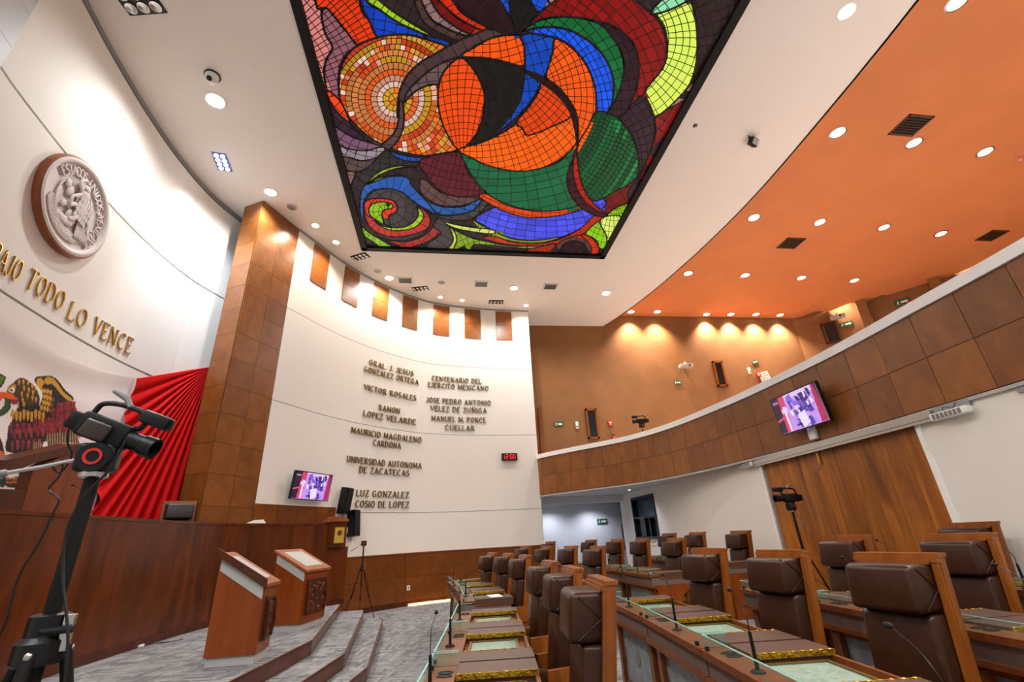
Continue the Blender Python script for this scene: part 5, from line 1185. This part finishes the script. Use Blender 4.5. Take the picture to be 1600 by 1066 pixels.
t = wthing('power_outlet', 'white power outlet on the wainscot beside the floor light', 'outlet', NW, 638, 919, .035); m = MB(); m.rbox(-.05, .05, -.012, .0, -.06, .06, .004); m.build('plate', 'white_plastic', t); m = MB(); m.box(-.02, .02, -.014, -.012, -.03, .03); m.build('socket', 'grey_plastic', t)
t = wthing('digital_clock', 'black wall clock with red digits 12:00', 'clock', NW, 796, 714, .07)
m = MB(); m.rbox(-.27, .27, -.04, .04, -.12, .12, .01); m.build('case', 'black_gloss', t)
SEG = {'0': 'abcdef', '1': 'bc', '2': 'abged', ':': ''}
def seg7(x, ch):
    m = MB(); w_, h_, k = .078, .066, .0075
    S7 = {'a': (0, w_, 2*h_, 2*h_+k*2), 'd': (0, w_, 0, 2*k), 'g': (0, w_, h_, h_+2*k), 'f': (0, 2*k, h_, 2*h_), 'b': (w_-2*k, w_, h_, 2*h_), 'e': (0, 2*k, 0, h_), 'c': (w_-2*k, w_, 0, h_)}
    if ch == ':': m.box(x, x+.012, -.045, -.041, -.03, -.018); m.box(x, x+.012, -.045, -.041, .015, .027)
    for s_ in SEG[ch]: a, b, c_, d_ = S7[s_]; m.box(x+a, x+b, -.045, -.041, c_-.07, d_-.07)
    return m
for x, ch in ((-.25, '1'), (-.13, '2'), (-.03, ':'), (.01, '0'), (.12, '0')): seg7(x, ch).build('digit', 'led_red', t)
# emergency lamp units on the lower right wall
for px, py, lb, sc_ in ((1487, 646, 'long slatted white unit on the right wall above the back row', 1.0), (1168, 727, 'white slatted unit high on the wall left of the wooden door', 1.0)):
    t = wthing('emergency_lamp', lb, 'lamp', WR, px, py, .08, 'slatted units under the balcony')
    m = MB(); m.rbox(-.24, .24, -.06, .03, -.045, .045, .02, None, 2); m.build('housing', 'white_plastic', t, True)
    for k in range(7): m = MB(); m.box(-.2+k*.055, -.16+k*.055, -.064, -.05, -.03, .03); m.build('slat', 'grey_plastic', t)
    m = MB(); m.tube(catmull([(-.1, 0, .04), (-.08, .02, .1), (.02, .02, .06), (.08, .02, .12)], 5), .004, 6); m.build('wire', 'black', t)
m = MB(); strip(m, WR, s_d1+.35, s_d1+.8, 2.78, 2.855, .0, .04); strip(m, WR, s_d1+1.3, LR-.5, 2.76, 2.858, 0, .03); struct(m.build('trim_8', 'trim_grey'))
t = wthing('hanging_cable', 'thin grey cable drooping under the black framed window', 'cable', WR, 1020, 846, .03); m = MB(); m.tube(catmull([(-.35, 0, .1), (-.2, 0, -.02), (.1, 0, -.03), (.35, 0, .1)], 6), .008, 6); m.build('wire', 'grey_plastic', t)
# exit signs (green, white arrow and running figure)
def exit_sign(label, loc, rz, wd, ht, arrow=1, tilt=0):
    t = thing('exit_sign', label, 'sign', loc, rz, 'green exit signs'); t.rotation_euler[1] = tilt
    m = MB(); m.box(-wd/2, wd/2, -.012, 0, -ht/2, ht/2); m.build('plate', 'green_sign', t)
    m = MB(); a = wd*.08; h = ht*.16; m.prism([(-wd*.1, -h), (wd*.22, -h), (wd*.22, -h*2), (wd*.40, 0), (wd*.22, h*2), (wd*.22, h), (-wd*.1, h)], -.016, -.012, 'y'); m.build('arrow', 'white_plastic', t)
    m = MB(); m.ell((-wd*.28, -.014, ht*.28), (ht*.09, .003, ht*.09), None, 8, 6); m.tube([(-wd*.28, -.015, ht*.15), (-wd*.31, -.015, -ht*.1), (-wd*.22, -.015, -ht*.3)], ht*.06, 6); m.tube([(-wd*.31, -.015, -ht*.08), (-wd*.38, -.015, -ht*.3)], ht*.055, 6); m.tube([(-wd*.2, -.015, ht*.05), (-wd*.28, -.015, ht*.12), (-wd*.36, -.015, 0)], ht*.05, 6); m.build('figure', 'white_plastic', t)
def gy(px, py, Y=17.14): p = Py(px, py, Y); return (float(p[0]), Y, float(p[2]))
exit_sign('green exit sign on the brown gallery wall near the white wall', gy(873, 663), 0, .36, .18)
exit_sign('green exit sign on the brown gallery wall below the small projector', gy(1059, 598), 0, .32, .16)
exit_sign('green exit sign tilted beside the red alarm, right side of the gallery wall', gy(1180, 566), 0, .30, .15, tilt=-.35)
p = Py(941, 815, 18.98); exit_sign('green exit sign on the bluish alcove wall under the balcony', (p[0], 18.98, p[2]), 0, .42, .2)
for px, py, lb, k in ((953, 662, 'red alarm box on the gallery wall above the fire extinguisher', 0), (1184, 586, 'red alarm box on the gallery wall beside the white notice', 0), (1422, 475, 'red alarm box on the far right gallery wall', 1)):
    if k: l, r = DW.loc(px, py, .05)
    else: l, r = gy(px, py), 0
    t = thing('fire_alarm', lb, 'alarm', l, r, 'red alarm boxes'); m = MB(); m.rbox(-.10, .10, -.06, 0, -.10, .10, .012); m.build('box', 'red_plastic', t)
    m = MB(); m.box(-.06, .06, -.066, -.06, .02, .05); m.build('label_band', 'white_plastic', t); m = MB(); m.box(-.02, .02, -.08, -.06, -.06, .0); m.build('handle', 'white_plastic', t)
    m = MB(); m.tube([(0, -.01, -.1), (0, -.01, -.5)], .01, 6); m.build('conduit', 'brown_fabric', t)
l, r = DW.loc(1410, 472, .04); exit_sign('green exit sign on the far right gallery wall beside the red alarm', l, r, .5, .24)
l, r = DW.loc(1322, 507, .04); exit_sign('pale green sign on the right gallery wall under the right projector', l, r, .5, .22)
x, Y, z = gy(958, 685); t = thing('fire_extinguisher', 'red fire extinguisher hanging on the gallery wall just above the rail', 'extinguisher', (x, Y-.1, z-.12))
m = MB(); m.lathe([(.03, -.25), (.075, -.24), (.08, -.2), (.08, .1), (.06, .15), (.025, .18)], 18); m.build('cylinder', 'red_plastic', t, True); m = MB(); m.rbox(-.03, .03, -.03, .03, .18, .24, .008); m.tube([(0, 0, .22), (-.08, 0, .26)], .01, 6); m.build('valve', 'black', t)
m = MB(); m.box(-.05, .05, -.085, -.078, -.12, .03); m.build('label_plate', 'white_plastic', t); m = MB(); m.tube(catmull([(.03, 0, .21), (-.11, -.02, .1), (-.1, -.02, -.12)], 6), .01, 6); m.build('hose', 'black', t)
for px, py, lb in ((901, 665, 'small white dispenser on the gallery wall left of the narrow window'), (1170, 580, 'small white dispenser on the gallery wall left of the alarm')):
    t = thing('wall_dispenser', lb, 'dispenser', gy(px, py), 0, 'white dispensers on the gallery wall'); m = MB(); m.rbox(-.055, .055, -.08, 0, -.14, .14, .02, None, 2); m.build('case', 'white_plastic', t, True); m = MB(); m.rbox(-.03, .03, -.09, -.08, -.1, -.03, .004); m.build('lever', 'grey_plastic', t)
t = thing('wall_notice', 'white printed notice on the gallery wall right of the alarm box', 'notice', gy(1195, 589)); t.rotation_euler[1] = -.25; m = MB(); m.box(-.24, .24, -.01, 0, -.22, .22); m.build('sheet', 'white_plastic', t)
for k in range(4):
    m = MB(); 
    for q in range(8): m.box(-.2+q*.052, -.165+q*.052, -.013, -.01, .12-k*.1, .17-k*.1)
    m.build('print_row', 'grey_plastic', t)
for (px, py, lb, dw) in ((1068, 575, 'small pale projector on a wall bracket, centre of the gallery wall', 0), (1308, 498, 'small pale projector on the right gallery wall beside the dark framed window', 1)):
    l, r = (gy(px, py, 17.12), 0) if not dw else DW.loc(px, py, .1)
    t = thing('wall_projector', lb, 'projector', l, r, 'gallery projectors'); m = MB(); m.rbox(-.28, .28, -.34, -.08, -.07, .07, .02); m.build('case', 'grey_band', t)
    m = MB(); m.box(-.03, .03, -.1, .03, .04, .10); m.box(-.03, .03, -.22, -.16, .06, .2); m.build('bracket', 'white_plastic', t); m = MB(); m.lathe([(.04, 0), (.045, .03), (.03, .03)], 14, Matrix.Translation((.1, -.33, 0)) @ RX); m.build('lens', 'black_gloss', t)
nwin = 2
for (a, b, c_, d_, dw) in (((914, 639), (931, 639), (936, 686), (919, 686), 0), ((1112, 565), (1127, 565), (1136, 604), (1121, 604), 0), ((1288, 505), (1301, 504), (1309, 536), (1296, 537), 1)):
    if dw:
        l, r = DW.loc((a[0]+c_[0])/2, (a[1]+c_[1])/2, .02); s0, z0 = DW.hit(*a, .02); s1, z1 = DW.hit(*b, .02); z2 = DW.hit(*c_, .02)[1]; wd = .6; ht = abs(z1-z2)
    else:
        p = Py((a[0]+c_[0])/2, (a[1]+c_[1])/2, 17.13); l = (float(p[0]), 17.13, float(p[2])); r = 0; wd = float(Py(*b, 17.13)[0]-Py(*a, 17.13)[0]); ht = abs(float(Py(*a, 17.13)[2]-Py(*d_, 17.13)[2]))
    o = bpy.data.objects.new('window_%d' % nwin, None); C.objects.link(o); struct(o); o.location = l; o.rotation_euler = (0, 0, r); nwin += 1
    f = .07; m = MB()
    for q in ((-wd/2, wd/2, ht/2-f, ht/2), (-wd/2, wd/2, -ht/2, -ht/2+f), (-wd/2, -wd/2+f, -ht/2, ht/2), (wd/2-f, wd/2, -ht/2, ht/2)): m.box(q[0], q[1], -.08, .02, q[2], q[3])
    m.build('frame', 'wood_chair' if not dw else 'wood_dark', o); m = MB(); m.box(-wd/2+f, wd/2-f, -.01, .0, -ht/2+f, ht/2-f); m.build('pane', 'dark_glass', o)
# dark framed glass by the far right gallery
# ---------------------------------------------------------------- ceiling fixtures and the room's lamps
def lamp(label, px, py, z, kind, energy, col, r=.09, spot=2.4, blend=.7, group=None, xyz=None, aim=None, size=.06):
    p = Pz(px, py, z) if xyz is None else xyz
    t = thing('ceiling_downlight', label, 'lamp', (float(p[0]), float(p[1]), z), 0, group)
    m = MB(); m.lathe([(r*.95, .004), (r*1.28, .0), (r*1.28, -.012), (r*1.02, -.02), (r*.98, -.006)], 24, None, False); m.build('ring', 'white_plastic' if kind != 'o' else 'steel', t, True)
    m = MB(); m.lathe([(r, -.004), (r, -.012), (r*.5, -.02)], 20); m.build('bulb', 'lamp_white' if kind == 'w' else 'lamp_warm', t, True)
    l = bpy.data.lights.new('bulb_light', 'SPOT'); l.energy = energy; l.color = col; l.spot_size = spot; l.spot_blend = blend; l.shadow_soft_size = size
    o = bpy.data.objects.new('bulb_light', l); C.objects.link(o); o.parent = t; o.location = (0, 0, -.06)
    if aim: o.rotation_euler = Vector((aim[0], aim[1], aim[2])).to_track_quat('-Z', 'Y').to_euler()
    return t
WARM = (1, .80, .60); WH = (.95, .98, 1); 
EO, EW, EN = 165, 420, 150
og = 'downlights in the orange gallery ceiling'
rowsO = [([986, 1027, 1104, 1142, 1181, 1219], [487, 487, 491, 491, 491, 492], 'row along the brown wall', 'n'), ([1075, 1164, 1252, 1335], [427, 430, 434, 438], 'second row', 'o'), ([1178, 1281, 1381, 1470], [340, 347, 355, 365], 'third row', 'o'), ([1309, 1428, 1539], [207, 223, 237], 'fourth row', 'o'), ([1495], [3], 'fifth row', 'o')]
ON = ['leftmost', 'second from left', 'third from left', 'fourth from left', 'fifth from left', 'rightmost']
for xs, ys, rn, kd in rowsO:
    for i, (x, y) in enumerate(zip(xs, ys)):  # bulb discs drawn oversize, so their shape takes in some of the glow
        if kd == 'n': lamp('warm downlight in the orange ceiling, %s of the %s' % (ON[i], rn), x, y, HO, 'o', 900, WARM, .14, 1.7, 1, og, None, (0, .12, -1))
        else: lamp('warm downlight in the orange ceiling, %s of the %s' % (ON[i], rn), x, y, HO, 'o', EO, WARM, .15, 2.6, .8, og)
for i, (x, y) in enumerate([(11.7, 4.0), (14.0, 4.1), (16.4, 7.5), (9.4, 1.0), (11.8, .9), (9.3, -2.0), (11.7, -2.1), (16.4, 4.2), (18.3, 8.0)]):
    lamp('warm downlight in the orange ceiling toward the near side of the gallery', 0, 0, HO, 'o', EO, WARM, .11, 2.6, .8, 'unseen near gallery downlights', (x, y))
wg = 'downlights in the white ceiling'
lamp('bright white flood lamp in the white ceiling beside the camera dome', 337, 157, HC, 'w', EW*.7, WH, .16, 2.7, .8, wg)
lamp('bright white lamp above the top of the wood pillar', 423, 300, HC, 'w', EW*.8, WH, .13, 2.7, .8, wg)
lamp('warm downlight beside the wall of names, nearest the pillar', 493, 352, HC, 'n', EN, WARM, .09, 2.4, .8, wg)
lamp('warm downlight beside the wall of names, second from the pillar', 525, 378, HC, 'n', EN, WARM, .09, 2.4, .8, wg)
lamp('white lamp between the black lamp grids near the skylight corner', 608, 434, HC, 'w', EW*.8, WH, .13, 2.7, .8, wg)
lamp('warm downlight at the wall of names above the fourth wood square', 688, 464, HC, 'n', EN, WARM, .08, 2.4, .8, wg)
lamp('warm downlight at the wall of names above the fifth wood square', 722, 469, HC, 'n', EN, WARM, .08, 2.4, .8, wg)
lamp('bright white lamp between the two middle air vents', 803, 450, HC, 'w', EW*.8, WH, .13, 2.7, .8, wg)
lamp('warm downlight at the right end of the wall of names', 822, 477, HC, 'n', EN, WARM, .08, 2.4, .8, wg)
lamp('bright white lamp at the far right corner of the white ceiling', 947, 458, HC, 'w', EW, WH, .15, 2.7, .8, wg)
for i, (x, y) in enumerate([(6.8, 1.5), (6.8, -2.5), (-4.6, 2.0), (-4.4, -2), (0, -2.5), (3, -4), (6.9, 4.2)]):
    lamp('white lamp in the near part of the white ceiling', 0, 0, HC, 'w', EW*1.8, WH, .13, 2.7, .8, 'unseen near white ceiling lamps', (x, y))
for px, py, lb in ((854, 790, 'small recessed lamp in the alcove soffit near the white wall'), (918, 787, 'small recessed lamp in the alcove soffit middle'), (983, 765, 'small recessed lamp in the balcony soffit by the window')):
    z = 2.78 if px < 950 else 2.858; p = Pz(px, py, z); 
    if px < 950: p = np.array([p[0]*.96, 18.3])
    lamp(lb, 0, 0, z, 'w', 75, (.82, .87, 1), .05, 2.5, .9, 'soffit lamps', (p[0], p[1]), size=.04)
for i, (x, y) in enumerate([(17.3, 15.9), (18.65, 14.1), (19.9, 12.4), (21.2, 10.4)]):
    lamp('lamp in the slot behind the orange ceiling edge', 0, 0, 10.98, 'n', 420, WARM, .08, 2.0, .9, 'slot lamps behind the orange ceiling edge', (x, y))
# lamp grids
mat('tray_blue_glow', (30, 40, 150), .4)  # blue glow of the lit bulbs, put into the tray's colour
def grid(label, px, py, lit, rot, n=(2, 4), s=.13):
    p = Pz(px, py, HC); t = thing('lamp_grid', label, 'lamp', (float(p[0]), float(p[1]), HC), rot, 'square lamp grids in the white ceiling')
    w_, h_ = n[0]*s+.03, n[1]*s+.03; m = MB(); m.box(-w_/2, w_/2, -h_/2, h_/2, -.012, .0); m.build('tray', 'tray_blue_glow' if lit else 'black', t)
    for i in range(n[0]):
        for j in range(n[1]):
            M_ = Matrix.Translation(((i-(n[0]-1)/2)*s, (j-(n[1]-1)/2)*s, -.012)); m = MB(); q_ = .78 if lit else 1; m.lathe([(s*.42*q_, -.002), (s*.44*q_, -.02), (s*.36*q_, -.018), (s*.2, -.004)], 16, M_); m.build('reflector', 'lamp_white' if lit else 'steel', t, True)
    if lit:
        l = bpy.data.lights.new('grid_light', 'SPOT'); l.energy = 900; l.color = (.72, .82, 1); l.spot_size = 1.5; l.spot_blend = 1; l.shadow_soft_size = .2
        o = bpy.data.objects.new('grid_light', l); C.objects.link(o); o.parent = t; o.location = (0, 0, -.08); o.rotation_euler = (Matrix.Rotation(-rot, 3, 'Z') @ Vector((-.6, 1.9, -4.3))).to_track_quat('-Z', 'Y').to_euler()
grid('lit blue white lamp grid of eight bulbs in the white ceiling', 347, 253, True, math.radians(8))
grid('unlit lamp grid at the lower left corner of the skylight', 563, 401, False, math.radians(62))
grid('unlit lamp grid between the two left air vents', 657, 451, False, math.radians(75))
grid('unlit lamp grid above the right end of the wall of names', 775, 472, False, math.radians(88))
grid('unlit lamp grid at the top edge near the left wall', 217, 0, False, math.radians(80), (2, 3), .2)
def vent(label, px, py, z, rot, w_, h_, frame, group):
    p = Pz(px, py, z); t = thing('air_vent', label, 'vent', (float(p[0]), float(p[1]), z), rot, group)
    m = MB(); 
    for q in ((-w_/2, w_/2, -h_/2, -h_/2+.04), (-w_/2, w_/2, h_/2-.04, h_/2), (-w_/2, -w_/2+.04, -h_/2, h_/2), (w_/2-.04, w_/2, -h_/2, h_/2)): m.box(q[0], q[1], q[2], q[3], -.02, 0)
    m.build('frame', frame, t); m = MB(); m.box(-w_/2, w_/2, -h_/2, h_/2, -.004, 0); m.build('backing', 'black_matte', t)
    n = 8
    for k in range(n): y = -h_/2+.05+(h_-.1)*k/(n-1); m = MB(); m.box(-w_/2+.04, w_/2-.04, y-.008, y+.008, -.016, -.006, Matrix.Rotation(0, 4, 'X')); m.build('slat', 'trim_grey' if frame != 'vent_brown' else 'vent_brown', t)
mat('vent_brown', (84, 52, 34), .6)
for px, py, lb in ((633, 438, 'grey air vent left of the lamp grid by the skylight'), (752, 444, 'grey air vent below the middle of the skylight edge'), (860, 448, 'grey air vent left of the corner lamp of the white ceiling')): vent(lb, px, py, HC, 0, .5, .42, 'white_plastic', 'air vents in the white ceiling')
for px, py, lb in ((1423, 196, 'brown air vent nearest the camera in the orange ceiling'), (1236, 380, 'brown air vent between the second and third downlight rows'), (1550, 368, 'brown air vent at the far right of the orange ceiling')): vent(lb, px, py, HO, 0, .7, .6, 'vent_brown', 'air vents in the orange ceiling')
p = Pz(332, 118, HC); t = thing('camera_dome', 'white security camera dome with black rim on the white ceiling', 'camera', (float(p[0]), float(p[1]), HC))
m = MB(); m.lathe([(.13, 0), (.14, -.02), (.12, -.03)], 24, None, True); m.build('rim', 'black', t, True); m = MB(); m.lathe([(.12, -.02), (.11, -.10), (.07, -.16), (.02, -.18)], 24); m.build('dome', 'white_plastic', t, True); m = MB(); m.ell((.0, -.06, -.15), (.05, .05, .05)); m.build('lens', 'black_gloss', t, True)
for px, py, lb in ((456, 323, 'round flush ceiling speaker near the top of the pillar'), (690, 441, 'round flush ceiling speaker between two air vents'), (590, 423, 'round flush ceiling speaker near the lower left lamp grid')):
    p = Pz(px, py, HC); t = thing('ceiling_speaker', lb, 'speaker', (float(p[0]), float(p[1]), HC), 0, 'round ceiling speakers'); m = MB(); m.lathe([(.15, 0), (.15, -.015), (.12, -.02)], 24, None, False); m.build('ring', 'white_plastic', t, True); m = MB(); m.lathe([(.12, -.008), (.05, -.014), (.001, -.015)], 20, None, False); m.build('grille', 'trim_grey', t, True)
p = Pz(1086, 196, HC); t = thing('ceiling_sensor', 'tiny black sensor in the white ceiling beside the skylight', 'sensor', (float(p[0]), float(p[1]), HC)); m = MB(); m.lathe([(.045, 0), (.045, -.02), (.02, -.03)], 14); m.build('body', 'black', t, True); m = MB(); m.ell((0, 0, -.03), (.018, .018, .012)); m.build('eye', 'steel', t)
p = Pz(1176, 220, HC-.1); t = thing('ceiling_spotlight', 'black square spotlight hanging on a bracket from the white ceiling', 'lamp', (float(p[0]), float(p[1]), HC), .4)
M_ = Matrix.Translation((0, 0, -.14)) @ Matrix.Rotation(.6, 4, 'X'); m = MB(); m.rbox(-.11, .11, -.06, .06, -.09, .09, .015, M_); m.build('housing', 'black', t, True); m = MB(); m.box(-.085, .085, -.066, -.058, -.065, .065, M_); m.build('glass_front', 'fascia_light', t)
m = MB(); m.tube([(-.13, 0, -.13), (-.13, 0, 0), (.13, 0, 0), (.13, 0, -.13)], .009, 6); m.build('bracket', 'black_metal', t)
p = Pz(1590, 249, HO); t = thing('smoke_detector', 'small detector with violet light at the right edge of the orange ceiling', 'detector', (float(p[0]), float(p[1]), HO)); m = MB(); m.lathe([(.12, 0), (.11, -.04), (.04, -.05)], 18); m.build('body', 'ceiling_orange', t, True); m = MB(); m.ell((.03, -.03, -.05), (.02, .02, .01)); m.build('status_light', 'led_blue', t)
